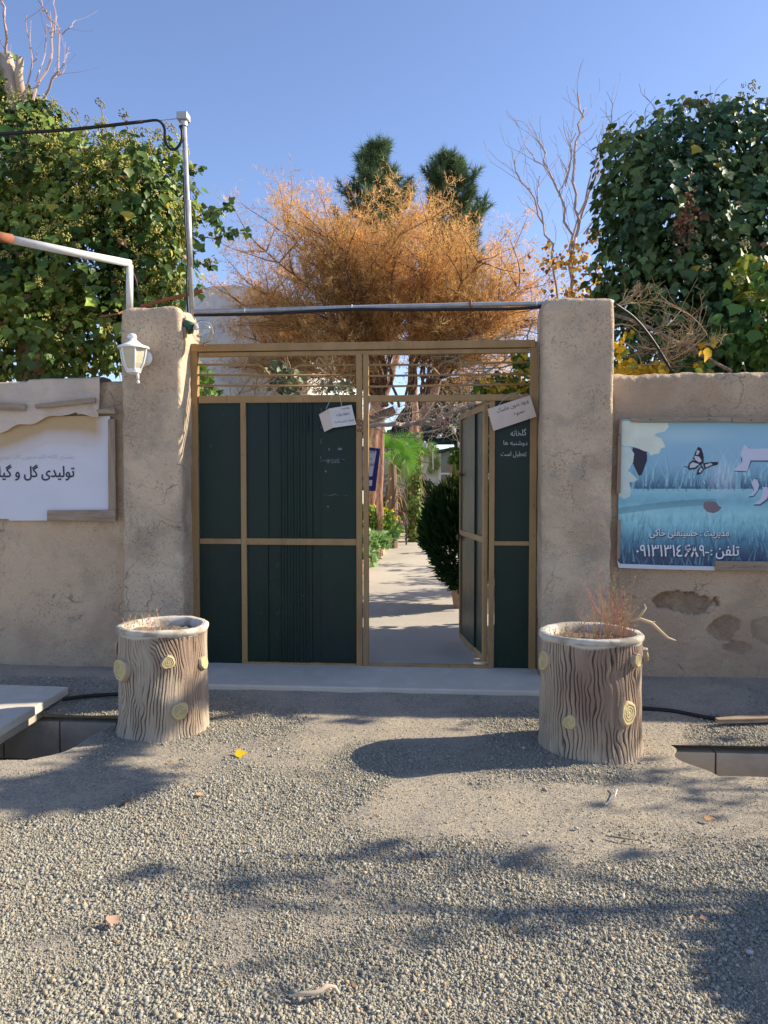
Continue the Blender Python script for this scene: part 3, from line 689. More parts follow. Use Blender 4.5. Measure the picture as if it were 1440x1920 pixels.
text('lettering', 'تولیدی گل و گیاه', (-12, 871, 139, 901), WY - .003, m_ink, bd, off=.016)
m_faint = mat('faded_ink', (.53, .52, .54), .6)
text('faded_lettering', 'بسم الله الرحمن الرحیم', (0, 852, 138, 864), WY - .003, m_faint, bd, off=-.004)
def batten(pts, Y, th, name, mt, par, label=None):
    mb = MB(); mb.quadprism([at(x, y, Y) for x, y in pts], (0, 1, 0), th); o = mb.build(name, mt, par, bevel=.003)
    if label: o['label'] = label
    return o
batten([(202, 786), (215, 785), (217, 956), (203, 956)], WY - .022, .03, 'batten', m_woodv, bd)
batten([(88, 957), (216, 956), (217, 978), (88, 976)], WY - .028, .034, 'batten', m_wood, bd)
batten([(180, 768), (214, 764), (216, 776), (184, 775)], WY - .05, .04, 'batten', m_wood, bd)
batten([(64, 758), (178, 745), (178, 755), (66, 766)], WY - .07, .02, 'batten', m_wood, bd)
batten([(-20, 753), (47, 758), (46, 770), (-20, 768)], WY - .07, .022, 'batten', m_wood, bd)
def ftop(x): return 713 + (3 if x < 60 else 0) - 6 * math.exp(-((x - 190) / 12) ** 2) * 0 - (x - 100) * .035
def fbot(x): return 812 - 36 * max(0, min(1, (x - 0) / 130)) ** 1 + (4 if x > 150 else 0) + 3 * math.sin(x * .11)
def tdisp(V, U, T):
    n = fbm(V, 3.2, 4) - .5; n2 = fbm(V * [1, 1, 5], 6, 14) - .5
    return -.02 - n * .07 - n2 * .02 - .012 * T[None, :]
V, Fq, C_ = sheet(-420, 190, ftop, fbot, 260, 40, WY - .0, lambda X, Y: np.stack([X * 0 + .5] * 3, -1), tdisp)
# wrap over the wall top
top = V.reshape(260, 40, 3)[:, 0, :]; ext = []
for k, (dy, dz) in enumerate(((.02, .012), (.08, .022), (.2, .02), (.3, -.02))):
    e = top.copy(); e[:, 1] += dy; e[:, 2] += dz + .01 * (fbm(e, 8, 3) - .5); ext.append(e)
stk = [top] + ext; VV = np.concatenate([V] + ext); base = len(V); n0 = np.arange(260) * 40
rows_ = [n0] + [base + k * 260 + np.arange(260) for k in range(4)]; F2 = []
for a_, b_ in zip(rows_, rows_[1:]): F2.append(np.stack([a_[:-1], a_[1:], b_[1:], b_[:-1]], -1))
FF_ = np.concatenate([Fq] + F2)
link('tarpaulin', npmesh('tarpaulin', VV, FF_, smooth=True), m_tarp, label='dusty beige tarpaulin folded over the left wall top above the board', cat='tarpaulin')

# ------------------------------------------------------------------ right banner (a printed picture)
bn = thing('banner', 'blue meadow banner with white petals, butterfly and phone number on the right wall', 'banner')
def lin(c): return np.array([(v / 255 / 12.92 if v < 10 else ((v / 255 + .055) / 1.055) ** 2.4) for v in c])
BG_ = {}
def colr(X, Y):
    H, Wd = X.shape
    t = (Y - 788) / 280
    P = np.stack([X / 60, Y / 60, X * 0], -1)
    stops = [(0, (120, 165, 190)), (.12, (128, 172, 200)), (.3, (120, 165, 195)), (.36, (105, 150, 180)), (.455, (60, 95, 125)), (.46, (130, 185, 205)), (.54, (110, 165, 190)), (.62, (135, 190, 208)), (.70, (120, 178, 200)), (.80, (80, 130, 160)), (.9, (58, 80, 108)), (1, (50, 62, 88))]
    ts = [s[0] for s in stops]; cs = np.array([lin(s[1]) for s in stops])
    c = np.stack([np.interp(t, ts, cs[:, k]) for k in range(3)], -1)
    # soft cloud light
    g = np.exp(-(((X - 1290) / 60) ** 2 + ((Y - 815) / 14) ** 2)) * .35; c = c * (1 - g[..., None]) + lin((175, 200, 205)) * g[..., None]
    g = np.exp(-(((X - 1358) / 22) ** 2 + ((Y - 895) / 28) ** 2)) * .75; c = c * (1 - g[..., None]) + lin((170, 190, 215)) * g[..., None]
    # blades
    def blades(n, y0, y1, hmin, hmax, seed, cols_, fade=.5, x0=1160, x1=1520):
        nonlocal c
        rs = np.random.RandomState(seed)
        for k in range(n):
            bx = rs.uniform(x0, x1); by = rs.uniform(y0, y1); h = rs.uniform(hmin, hmax); ln_ = rs.uniform(-.5, .5)
            wd = rs.uniform(.7, 2.0); yy = (by - Y) / h; m_ = (yy > 0) & (yy < 1) & (np.abs(X - (bx + ln_ * h * yy * yy)) < wd * (1 - yy * .8))
            col = lin(cols_[rs.randint(len(cols_))]); c[m_] = c[m_] * (1 - fade) + col * fade
    blades(170, 885, 920, 15, 52, 1, [(150, 205, 222), (110, 165, 190), (90, 140, 165), (165, 215, 230)], .45)
    blades(120, 912, 921, 6, 28, 2, [(50, 75, 105), (60, 90, 120), (120, 175, 200)], .5)
    blades(240, 975, 1010, 8, 26, 3, [(110, 170, 195), (80, 140, 165), (145, 195, 205)], .45)
    blades(330, 1010, 1080, 14, 46, 4, [(90, 145, 175), (65, 95, 125), (110, 165, 190), (45, 60, 90)], .5)
    sp = (fbm(P, 8, 31) - .5)[..., None] * .25; band = ((Y > 925) & (Y < 1010))[..., None]
    c = c * (1 + sp * band)
    edge = np.abs(Y - (958 - (X - 1160) * .055 - 8 * np.sin((X - 1160) / 90))); m_ = (edge < 6) & (X < 1345)
    c[m_] = c[m_] * .55 + lin((60, 110, 125)) * .45
    # petals
    def blob(poly, col, sh=.0):
        nonlocal c
        inside = np.zeros(X.shape, bool); n = len(poly)
        for i in range(n):
            x1_, y1_ = poly[i]; x2_, y2_ = poly[(i + 1) % n]
            cond = ((y1_ > Y) != (y2_ > Y)) & (X < (x2_ - x1_) * (Y - y1_) / (y2_ - y1_ + 1e-9) + x1_); inside ^= cond
        q = (fbm(P, 3, 77) - .5)[..., None] * .5
        cc = lin(col) * (1 + q * sh); c[inside] = np.broadcast_to(cc, c.shape)[inside]
    blob([(1186, 838), (1213, 845), (1214, 862), (1204, 890), (1198, 892), (1190, 876), (1184, 862)], (42, 44, 62))
    blob([(1160, 790), (1178, 789), (1200, 793), (1252, 793), (1254, 800), (1246, 809), (1232, 812), (1226, 816), (1240, 822), (1244, 828), (1248, 838), (1240, 840), (1236, 850), (1228, 851), (1220, 854), (1216, 847), (1207, 845), (1198, 841), (1190, 838), (1180, 836), (1168, 836), (1162, 828)], (185, 200, 195), .5)
    blob([(1160, 836), (1180, 838), (1189, 850), (1187, 866), (1178, 882), (1190, 892), (1196, 899), (1190, 903), (1180, 904), (1184, 918), (1182, 930), (1170, 935), (1160, 928)], (172, 195, 198), .5)
    # pebble
    blob([(1322, 941), (1330, 939), (1345, 941), (1350, 948), (1356, 951), (1350, 958), (1340, 962), (1328, 959), (1321, 951)], (105, 98, 112), .9)
    # butterfly
    K = (38, 34, 52); L_ = (170, 178, 192)
    blob([(1310, 837), (1316, 840), (1320, 852), (1321, 866), (1315, 873), (1305, 864), (1300, 860), (1304, 848)], K)
    blob([(1308, 843), (1313, 846), (1310, 852), (1306, 852)], L_); blob([(1303, 854), (1312, 856), (1317, 864), (1312, 867), (1304, 861)], L_)
    blob([(1316, 869), (1300, 862), (1293, 868), (1290, 876), (1293, 881), (1306, 879)], K); blob([(1312, 870), (1300, 866), (1295, 870), (1294, 877), (1304, 876)], L_)
    blob([(1319, 868), (1333, 866), (1348, 866), (1347, 871), (1336, 874), (1322, 880)], K); blob([(1323, 871), (1333, 868), (1338, 870), (1325, 876)], L_)
    blob([(1317, 872), (1322, 880), (1316, 888), (1307, 891), (1309, 880)], K); blob([(1315, 876), (1319, 880), (1314, 886), (1311, 884)], L_)
    blob([(1283, 873), (1292, 875), (1292, 877), (1284, 875)], K)
    # big white letters partly out of frame
    WL = (172, 182, 208); DK = (60, 75, 105)
    blob([(1377, 884), (1392, 868), (1390, 860), (1396, 838), (1404, 838), (1408, 843), (1480, 842), (1480, 866), (1410, 866), (1402, 885)], DK)
    blob([(1376, 882), (1393, 866), (1390, 848), (1396, 833), (1402, 838), (1406, 841), (1480, 840), (1480, 863), (1408, 863), (1402, 883)], WL)
    blob([(1405, 933), (1416, 922), (1409, 908), (1413, 898), (1420, 896), (1426, 905), (1425, 918), (1416, 931)], DK); blob([(1406, 930), (1416, 919), (1410, 905), (1415, 897), (1421, 899), (1425, 908), (1423, 918), (1415, 929)], WL)
    blob([(1414, 948), (1428, 938), (1434, 922), (1432, 912), (1440, 911), (1446, 922), (1442, 938), (1428, 948)], DK); blob([(1414, 945), (1427, 936), (1433, 922), (1431, 913), (1440, 912), (1444, 922), (1440, 935), (1427, 945)], WL)
    return c * np.array([1.42, 1.26, 1.10])
bt = lambda x: 788 + (3 if x < 1175 else 0) * 0 + .0 * x
V, Fq, C_ = sheet(1160, 1520, lambda x: 786, lambda x: 1066 - (x - 1160) * 0 , 520, 400, WY, colr, lambda V, U, T: (fbm(V, 2.5, 6) - .5) * .012)
link('printed_sheet', npmesh('printed_sheet', V, Fq, C_), m_print, bn)
m_shadowink = mat('dark_print', (.03, .04, .075), .5)
for dx, dy, mt, yo in ((1.3, 1.5, m_shadowink, -.009), (0, 0, m_whiteink, -.0105)):
    text('lettering', 'مدیریت : حسینعلی خاکی', (1218 + dx, 992 + dy, 1367 + dx, 1009 + dy), WY + yo, mt, bn, off=.012)
    text('lettering', 'تلفن', (1342 + dx, 1022 + dy, 1386 + dx, 1048 + dy), WY + yo, mt, bn, off=.014)
    text('lettering', '-:', (1322 + dx, 1031 + dy, 1336 + dx, 1041 + dy), WY + yo, mt, bn, off=.014, raw=True)
    text('lettering', '۰۹۱۳۱۳۱٤', (1193 + dx, 1022 + dy, 1280 + dx, 1043 + dy), WY + yo, mt, bn, off=.014, raw=True)
    text('lettering', '۹', (1311 + dx, 1022 + dy, 1321 + dx, 1043 + dy), WY + yo, mt, bn, off=.014, raw=True)
    strokes('lettering', [[(x + dx, y + dy) for x, y in l_] for l_ in ([(1293, 1023), (1288, 1023), (1285, 1027), (1287, 1031), (1292, 1031)], [(1294, 1029), (1289, 1036), (1285, 1043)], [(1297, 1043), (1300, 1034), (1302, 1023)], [(1302, 1023), (1304, 1034), (1308, 1043)])], WY + yo, .0135, mt, bn)
batten([(1183, 783), (1372, 782), (1372, 791), (1184, 791)], WY - .03, .022, 'batten', m_wood, bn)
batten([(1373, 783), (1520, 784), (1520, 793), (1373, 792)], WY - .026, .02, 'batten', m_wood, bn)
batten([(1161, 785), (1166, 785), (1164, 925), (1156, 924)], WY - .03, .022, 'batten', m_woodv, bn)
batten([(1158, 975), (1164, 975), (1163, 1046), (1156, 1052)], WY - .03, .022, 'batten', m_woodv, bn)
batten([(1341, 1052), (1520, 1054), (1520, 1072), (1341, 1069)], WY - .034, .03, 'batten', m_wood, bn)
m_hem = mat('white_vinyl', (.62, .64, .68), .5)
batten([(1157, 1050), (1163, 1057), (1250, 1060), (1342, 1062), (1341, 1070), (1250, 1068), (1160, 1065)], WY - .02, .008, 'hem', m_hem, bn)
mb = MB()
for x, y in ((1220, 787), (1330, 786), (1409, 788), (1161, 815), (1376, 1061), (1415, 1062)):
    mb.lathe(at(x, y, WY - .036), [(.001, -.002), (.005, 0), (.004, .004)], 8, ax=(0, 1, 0))
mb.build('nail', m_black, bn)

# ------------------------------------------------------------------ log planters
def planter(base, rtop, H, knots, seed, label, rs_=1.0):
    t = thing('log_planter', label, 'planter', 'concrete planters made like tree stumps', base)
    nu, nv = 960, 170
    U, Vv = np.meshgrid(np.linspace(0, 2 * math.pi, nu, endpoint=False), np.linspace(0, 1, nv), indexing='ij')
    Z = Vv * (H - .03)
    Pn = np.stack([np.cos(U) * .3, np.sin(U) * .3, Z], -1)
    r = rtop * (.955 + .02 * (1 - Vv) + .14 * np.clip(.16 - Vv, 0, 1) ** 1.3 * 3 * (.6 + .8 * vnoise(Pn, 6, seed)))
    r = r + (fbm(Pn, 3.5, seed) - .5) * .03
    warp = (fbm(Pn * [1, 1, .8], 3.6, seed + 3) - .5) * 2.6 + (fbm(Pn, 9, seed + 4) - .5) * .45
    kmask = np.zeros_like(U)
    for (ka, kz, kr, bulge) in knots:
        du = (U - ka + math.pi) % (2 * math.pi) - math.pi; dz = (Z - kz) / .3; dd = np.sqrt((du) ** 2 + dz ** 2)
        rr = kr / rtop
        warp += du * np.exp(-(dd / (rr * 2.2)) ** 2) * -1.6 * rr / .15 * .3
        r += bulge * .55 * np.exp(-(dd / (rr * 1.5)) ** 2); kmask = np.maximum(kmask, np.exp(-(dd / (rr * 1.05)) ** 6))
    ph = (U + warp * .20) * 84 + fbm(Pn * [1, 1, .35], 10, seed + 8) * 17
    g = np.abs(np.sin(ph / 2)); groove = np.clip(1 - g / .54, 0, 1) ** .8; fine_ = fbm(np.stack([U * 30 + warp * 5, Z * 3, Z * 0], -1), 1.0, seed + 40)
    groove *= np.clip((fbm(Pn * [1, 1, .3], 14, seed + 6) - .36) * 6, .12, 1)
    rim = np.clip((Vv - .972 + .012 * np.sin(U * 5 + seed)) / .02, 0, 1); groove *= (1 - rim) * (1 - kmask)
    r = r - groove * .0095 + (fine_ - .5) * .006 * (1 - kmask) + rim * rtop * .012
    V = np.stack([np.cos(U) * r, np.sin(U) * r, Z], -1)
    brown = np.array([.255, .18, .13]); pale = np.array([.39, .32, .235]); cream = np.array([.50, .46, .39]); dark = np.array([.035, .022, .018])
    k = np.clip((fbm(Pn * [1, 1, .4], 4, seed + 12) - .42) * 5, 0, 1)[..., None]
    col = (brown * (1 - k) + pale * k) * (.72 + .56 * fine_[..., None])
    lo = np.clip((.14 - Vv) / .14, 0, 1)[..., None]; col = col * (1 - lo * .7) + np.array([.45, .38, .30]) * lo * .7
    col = col * (1 - groove[..., None] * .97) + dark * groove[..., None] * .97  # groove dirt, dark paint and shadow are all put into the colour
    rr_ = rim[..., None]; col = col * (1 - rr_) + cream * rr_
    body_V = V.reshape(-1, 3); body_C = col.reshape(-1, 3)
    I = np.arange(nu * nv).reshape(nu, nv); J = np.roll(I, -1, 0)
    Fq = np.stack([I[:, :-1], J[:, :-1], J[:, 1:], I[:, 1:]], -1).reshape(-1, 4)
    link('trunk', npmesh('trunk', body_V, Fq, body_C, smooth=True), m_bark_log, t)
    # rim ring
    prof = [(.965, -.036), (.995, -.026), (1.0, -.012), (.992, -.005), (.97, .0015), (.93, .001), (.915, .004), (.90, -.002), (.885, .003), (.86, 0), (.82, -.008), (.79, -.03), (.785, -.10)]
    Vr = []; 
    for a in range(144):
        th = 2 * math.pi * a / 144; wob = 1 + .012 * math.sin(3 * th + seed)
        for q, dz in prof: Vr.append((math.cos(th) * rtop * q * wob, math.sin(th) * rtop * q * wob, H + dz + .004 * math.sin(2 * th + seed)))
    I = np.arange(144 * len(prof)).reshape(144, len(prof)); J = np.roll(I, -1, 0)
    Fq = np.stack([I[:, :-1], J[:, :-1], J[:, 1:], I[:, 1:]], -1).reshape(-1, 4)
    Vr = np.array(Vr); nn = fbm(Vr, 22, seed + 1)[:, None]; Vr[:, :2] *= 1 + (fbm(Vr, 9, seed + 5)[:, None] - .5) * .05; Vr[:, 2] += (fbm(Vr, 16, seed + 2) - .5) * .010
    st_ = np.clip((fbm(Vr, 12, seed + 3) - .5) * 5, 0, .7)[:, None]
    link('rim', npmesh('rim', Vr, Fq, cream * (.85 + .4 * nn) * (1 - st_) + np.array([.22, .18, .14]) * st_, smooth=True), m_bark_log, t)
    rs = np.random.RandomState(seed); Vs = [(0, 0, H - .055)]; 
    for q in (.2, .4, .6, .79):
        for a in range(32): Vs.append((math.cos(a * math.pi / 16) * rtop * q, math.sin(a * math.pi / 16) * rtop * q, H - .06 + rs.rand() * .02))
    Fs = [(0, 1 + a, 1 + (a + 1) % 32, 0) for a in range(32)]; mbs = MB(); fs = [(0, 1 + a, 1 + (a + 1) % 32) for a in range(32)]
    fs += [(1 + b * 32 + a, 1 + (b + 1) * 32 + a, 1 + (b + 1) * 32 + (a + 1) % 32, 1 + b * 32 + (a + 1) % 32) for b in range(3) for a in range(32)]
    mbs.add(Vs, fs); mbs.build('soil', m_soil, t, smooth=True)
    # knots: sawn branch stubs with carved rings
    for (ka, kz, kr, bulge) in knots:
        d = Vector((math.cos(ka), math.sin(ka), .12)).normalized(); c_ = Vector((math.cos(ka) * rtop * .93, math.sin(ka) * rtop * .93, kz))
        ux = Vector((-math.sin(ka), math.cos(ka), 0)); uz = d.cross(ux) * -1
        V = []; Cc = []; n = 40
        prof = [(1.25, 0), (1.12, bulge * .7), (1.02, bulge * 1.0), (.92, bulge * 1.04), (.80, bulge * 1.03), (.75, bulge * .90), (.69, bulge * 1.02), (.55, bulge * 1.03), (.50, bulge * .90), (.44, bulge * 1.02), (.30, bulge * 1.03), (.26, bulge * .93), (.2, bulge * 1.0), (.02, bulge)]
        yel = np.array([.54, .44, .22])
        for q, dz in prof:
            for a in range(n):
                th = 2 * math.pi * a / n; wq = q * (1 + .09 * math.sin(2 * th + seed + kz * 20) + .05 * math.sin(3 * th + kz * 50) + .03 * math.sin(7 * th))
                p = c_ + (ux * math.cos(th) + uz * math.sin(th) * 1.12) * kr * wq + d * (dz + .012)
                V.append(p); e = q > 1.1
                cc = np.array([.38, .28, .2]) if e else (np.array([.17, .12, .07]) if q in (.75, .50, .26) and math.sin(th * 1.5 + kz * 30 + q * 4) > -.55 else yel)
                Cc.append(cc)
        m = len(prof); I = np.arange(m * n).reshape(m, n); J = np.roll(I, -1, 1)
        Fq = np.stack([I[:-1], J[:-1], J[1:], I[1:]], -1).reshape(-1, 4)
        link('knot', npmesh('knot', [tuple(v) for v in V], Fq, np.array(Cc), smooth=True), m_bark_log, t)
    return t
def kn(cpx, px, py, D_, rt, H, base, kr, bulge):
    bulge *= .6
    """angle and height of a knot seen at px,py on a planter"""
    xo = (px - cpx) / 1450 * D_; s = max(-.98, min(.98, xo / rt)); a = -math.pi / 2 + math.asin(s)
    dd = D_ - rt * math.cos(math.asin(s)); z = 1.5 + (905 - py) / 1450 * dd
    return (a - .06 if abs(s) < .95 else a, z - base[2], kr, bulge)
BL = (-1.80, -1.42, -.10); DLp = 4.86
BRr = (.885, -1.56, -.10); DRp = 4.70
kl = [kn(297, 250, 1268, DLp, .29, .7, BL, .058, .055), kn(297, 339, 1251, DLp, .29, .7, BL, .034, .05), kn(297, 355, 1344, DLp, .29, .7, BL, .045, .05),
      kn(297, 390, 1251, DLp, .29, .7, BL, .035, .03), kn(297, 208, 1222, DLp, .29, .7, BL, .036, .02)]
kr = [kn(1108, 1020, 1236, DRp, .30, .7, BRr, .05, .03), kn(1108, 1176, 1232, DRp, .30, .7, BRr, .030, .045), kn(1108, 1063, 1352, DRp, .30, .7, BRr, .034, .03),
      kn(1108, 1161, 1331, DRp, .30, .7, BRr, .052, .035), kn(1108, 1203, 1222, DRp, .30, .7, BRr, .03, .05)]
planter(BL, .290, .69, kl, 11, 'concrete tree stump planter left of the gate, holding only a few dead stalks')
planter(BRr, .305, .71, kr, 23, 'concrete tree stump planter right of the gate, with tall dry weeds growing from it')

def weeds(name, label, base, n, hmin, hmax, spread, colr_, seed, rt, lean=(0, 0), twig=True):
    mb = MB(); q = random.Random(seed)
    for k in range(n):
        a = q.uniform(0, 6.28); rr = spread * math.sqrt(q.random()); p = Vector(base) + Vector((math.cos(a) * rr, math.sin(a) * rr, 0))
        h = q.uniform(hmin, hmax) * (1 - .5 * rr / max(spread, .01) * q.random()); d = Vector((q.gauss(lean[0], .16), q.gauss(lean[1], .16), 1)).normalized()
        pts = [p]; c = tuple(x * q.uniform(.7, 1.25) for x in colr_)
        for s in range(4): d = (d + Vector((q.gauss(0, .12), q.gauss(0, .12), 0))).normalized(); pts.append(pts[-1] + d * h / 4)
        mb.tube(pts, [.0018, .0016, .0013, .001, .0006], 3, cap=False, c=c)
        if twig:
            for s in range(2, 5):
                for j in range(2):
                    e = (d + Vector((q.gauss(0, .5), q.gauss(0, .5), q.uniform(-.1, .5)))).normalized()
                    mb.tube([pts[s], pts[s] + e * h * .13], [.001, .0005], 3, cap=False, c=c)
                    b_ = pts[s] + e * h * .13; r_ = .0028
                    mb.add([b_ + Vector((r_, 0, 0)), b_ + Vector((-r_, 0, 0)), b_ + Vector((0, r_, r_ * 2)), b_ + Vector((0, -r_, -r_))], [(0, 1, 2), (0, 3, 1), (2, 3, 0), (1, 3, 2)], tuple(x * .8 for x in c))
    return mb.build(name, m_twig, cols=True, label=label, cat='weeds')
Hl = BL[2] + .63; Hr = BRr[2] + .65
weeds('dry_weeds', 'few short dead stalks in the left planter', (BL[0] - .12, BL[1] - .02, Hl), 26, .05, .17, .13, (.50, .30, .17), 5, 0)
weeds('dry_weeds', 'tall tangle of dry reddish weeds in the right planter', (BRr[0] + .11, BRr[1] - .02, Hr), 100, .12, .42, .12, (.52, .30, .17), 6, 0)
weeds('dry_weeds', 'low dry stubble across the left half of the right planter', (BRr[0] - .06, BRr[1], Hr), 50, .02, .11, .2, (.42, .28, .17), 8, 0)
weeds('dry_weeds', 'thin dry grass clump behind the right planter against the pillar', (.98, -.55, -.05), 26, .25, .62, .2, (.5, .38, .25), 9, 0)
mb = MB(); q0 = Vector((BRr[0] + .16, BRr[1], Hr))
Yb = BRr[1] - .05
mb.tube([at(1180, 1166, Yb), at(1198, 1160, Yb), at(1222, 1168, Yb), at(1240, 1185, Yb), at(1252, 1196, Yb), at(1267, 1201, Yb)], [.011, .011, .010, .008, .007, .004], 7, c=(.55, .42, .26))
mb.tube([at(1196, 1160, Yb), at(1205, 1148, Yb), at(1211, 1140, Yb), at(1208, 1133, Yb)], [.009, .007, .005, .003], 6, c=(.55, .42, .26))
mb.tube([at(1222, 1168, Yb), at(1228, 1165, Yb)], [.006, .003], 5, c=(.5, .38, .24))
mb.build('dead_stem', m_twig, smooth=True, cols=True, label='crooked bare woody stem leaning out over the right edge of the right planter', cat='branch')

# ------------------------------------------------------------------ leaf clouds
LEAF_V = np.array([(0, 0, 0), (-.34, .12, .05), (-.50, .42, .02), (-.26, .60, .03), (0, 1.0, -.05), (.26, .60, .03), (.50, .42, .02), (.34, .12, .05), (0, .45, -.06)])
LEAF_F = np.array([(0, 8, 2, 1), (8, 4, 3, 2), (0, 7, 6, 8), (8, 6, 5, 4)])
def leaves(P, tip, nrm, size, cols, seed=0, template=None):
    rs = np.random.RandomState(seed); n = len(P)
    tip = tip / (np.linalg.norm(tip, axis=1)[:, None] + 1e-9)
    nrm = nrm - tip * np.sum(nrm * tip, 1)[:, None]; nrm /= (np.linalg.norm(nrm, axis=1)[:, None] + 1e-9)
    sx = np.cross(tip, nrm); T, Fq = template if template else (LEAF_V, LEAF_F)
    T = T[None] * (1 + (rs.rand(n, 1, 3) - .5) * [.35, .1, 1.6])
    V = P[:, None] + size[:, None, None] * (T[..., 0:1] * sx[:, None] + T[..., 1:2] * tip[:, None] + T[..., 2:3] * nrm[:, None])
    k = T.shape[1]
    Fo = (Fq[None] + (np.arange(n) * k)[:, None, None]).reshape(-1, Fq.shape[1])
    return V.reshape(-1, 3), Fo, np.repeat(cols, k, 0)
def blob_points(blobs, per, Y, rs, shell=(.80, 1.05), depth=.75, scale=None):
    """blobs given as (px,py,rx,ry) in the facade's own picture scale; returns points and outward normals"""
    Ps, Ns = [], []
    for bl in blobs:
        px, py, rx, ry = bl[:4]; Yb_ = Y + (bl[4] if len(bl) > 4 else 0)
        c = np.array(at(px, py, Yb_)); s = (Yb_ - CP[1]) / F; R3 = np.array([rx * s, min(rx * s, ry * s) * depth + .15, ry * s])
        n = int(per * (R3[0] * R3[2] * 1.3 + R3[0] * R3[1] + R3[1] * R3[2]))
        d = rs.randn(n, 3); d /= np.linalg.norm(d, axis=1)[:, None]
        rad = shell[0] + (shell[1] - shell[0]) * rs.rand(n)
        rad *= 1 + .36 * (fbm(d * 1.0 + c, 3.2, 3) - .5) * 2
        p = c + d * R3 * rad[:, None]; Ps.append(p); nn = d / R3; Ns.append(nn / np.linalg.norm(nn, axis=1)[:, None])
    return np.concatenate(Ps), np.concatenate(Ns)
def ivy(root, blobs, Y, per, seed, base, var, hi, size=.095, yellow=0.02, mname='crown'):
    rs = np.random.RandomState(seed)
    P1, N1 = blob_points(blobs, per, Y, rs); P2, N2 = blob_points(blobs, per * .5, Y, rs, (.5, .78))
    P = np.concatenate([P1, P2]); N_ = np.concatenate([N1, N2]); n = len(P)
    keep = P[:, 2] > 1.3; P, N_ = P[keep], N_[keep]; n = len(P)
    tip = np.stack([rs.randn(n) * .45, rs.randn(n) * .35, -1 + rs.randn(n) * .35], 1) + N_ * .45
    nr = N_ * 1.0 + rs.randn(n, 3) * .42 + [0, 0, .35]
    sz = size * np.exp(np.clip(rs.randn(n), -2, 1.6) * .38); tone = np.clip((fbm(P, 2.2, seed) - .5) * 3 + .5, 0, 1)[:, None] * var
    col = np.array(base) * (1 - tone) + np.array(hi) * tone; col = col * np.exp(rs.randn(n, 1) * .22)
    y_ = rs.rand(n) < yellow; col[y_] = np.array([.45, .36, .05]) * np.exp(rs.randn(y_.sum(), 1) * .2)
    b_ = rs.rand(n) < .012; col[b_] = np.array([.22, .12, .06])
    V, Fq, C_ = leaves(P, tip, nr, sz, col, seed)
    return link(mname, npmesh(mname, V, Fq, C_, smooth=False), m_leaf, root)
def umbels(root, pts, seed, col=(.34, .33, .09), name='flower_head', r0=.026, stuff=True):
    rs = np.random.RandomState(seed); k = 16
    octv = np.array([(1, 0, 0), (-1, 0, 0), (0, 1, 0), (0, -1, 0), (0, 0, 1), (0, 0, -1)], float); octf = np.array([(0, 2, 4), (2, 1, 4), (1, 3, 4), (3, 0, 4), (2, 0, 5), (1, 2, 5), (3, 1, 5), (0, 3, 5)])
    n = len(pts); d = rs.randn(n, k, 3); d /= np.linalg.norm(d, axis=2)[..., None]; R_ = r0 * np.exp(rs.randn(n, 1, 1) * .22)
    c = (pts[:, None] + d * R_).reshape(-1, 3); V = c[:, None] + octv[None] * (R_ * .26 * np.ones((n, k, 1))).reshape(-1, 1, 1)
    Fo = (octf[None] + (np.arange(n * k) * 6)[:, None, None]).reshape(-1, 3)
    cc = np.array(col) * np.exp(rs.randn(n, 1) * .25) * np.ones((1, 3)); cc = np.repeat(cc, k * 6, 0)
    o = link(name, npmesh(name, V.reshape(-1, 3), Fo, cc), m_dull, root)
    if stuff: o['kind'] = 'stuff'
    return o
def branch(mb, p, d, L_, r, lvl, q, colr_, kids=4, wob=.18, up=.15, spread=.7, tips=None, shrink=.55, segs=5, rmin=.0015, gmax=99):
    pts = [Vector(p)]; d = Vector(d).normalized(); ds = []
    for s in range(segs):
        d = (d + Vector((q.gauss(0, wob), q.gauss(0, wob), q.gauss(0, wob) + up * .3))).normalized(); pts.append(pts[-1] + d * L_ / segs); ds.append(d.copy())
    n = 6 if r > .02 else (4 if r > .006 else 3)
    mb.tube(pts, [max(rmin, r * (1 - .65 * i / segs)) for i in range(segs + 1)], n, cap=False, c=tuple(x * q.uniform(.85, 1.15) for x in colr_))
    if tips is not None and lvl <= 0: tips.append(pts)
    if lvl > 0:
        for k in range(kids):
            t = q.uniform(.25, 1.0) if k < kids - 1 else 1.0
            i = min(segs, max(1, int(t * segs))); bd_ = ds[i - 1]; side = Vector((q.gauss(0, 1), q.gauss(0, 1), q.gauss(0, .6))); side = (side - bd_ * side.dot(bd_)).normalized()
            nd = (bd_ + side * spread * q.uniform(.5, 1.1) + Vector((0, 0, up))).normalized()
            branch(mb, pts[i], nd, L_ * shrink * q.uniform(.7, 1.25), r * .5, lvl - 1, q, colr_, kids, wob, up, spread, tips, shrink, segs, rmin)

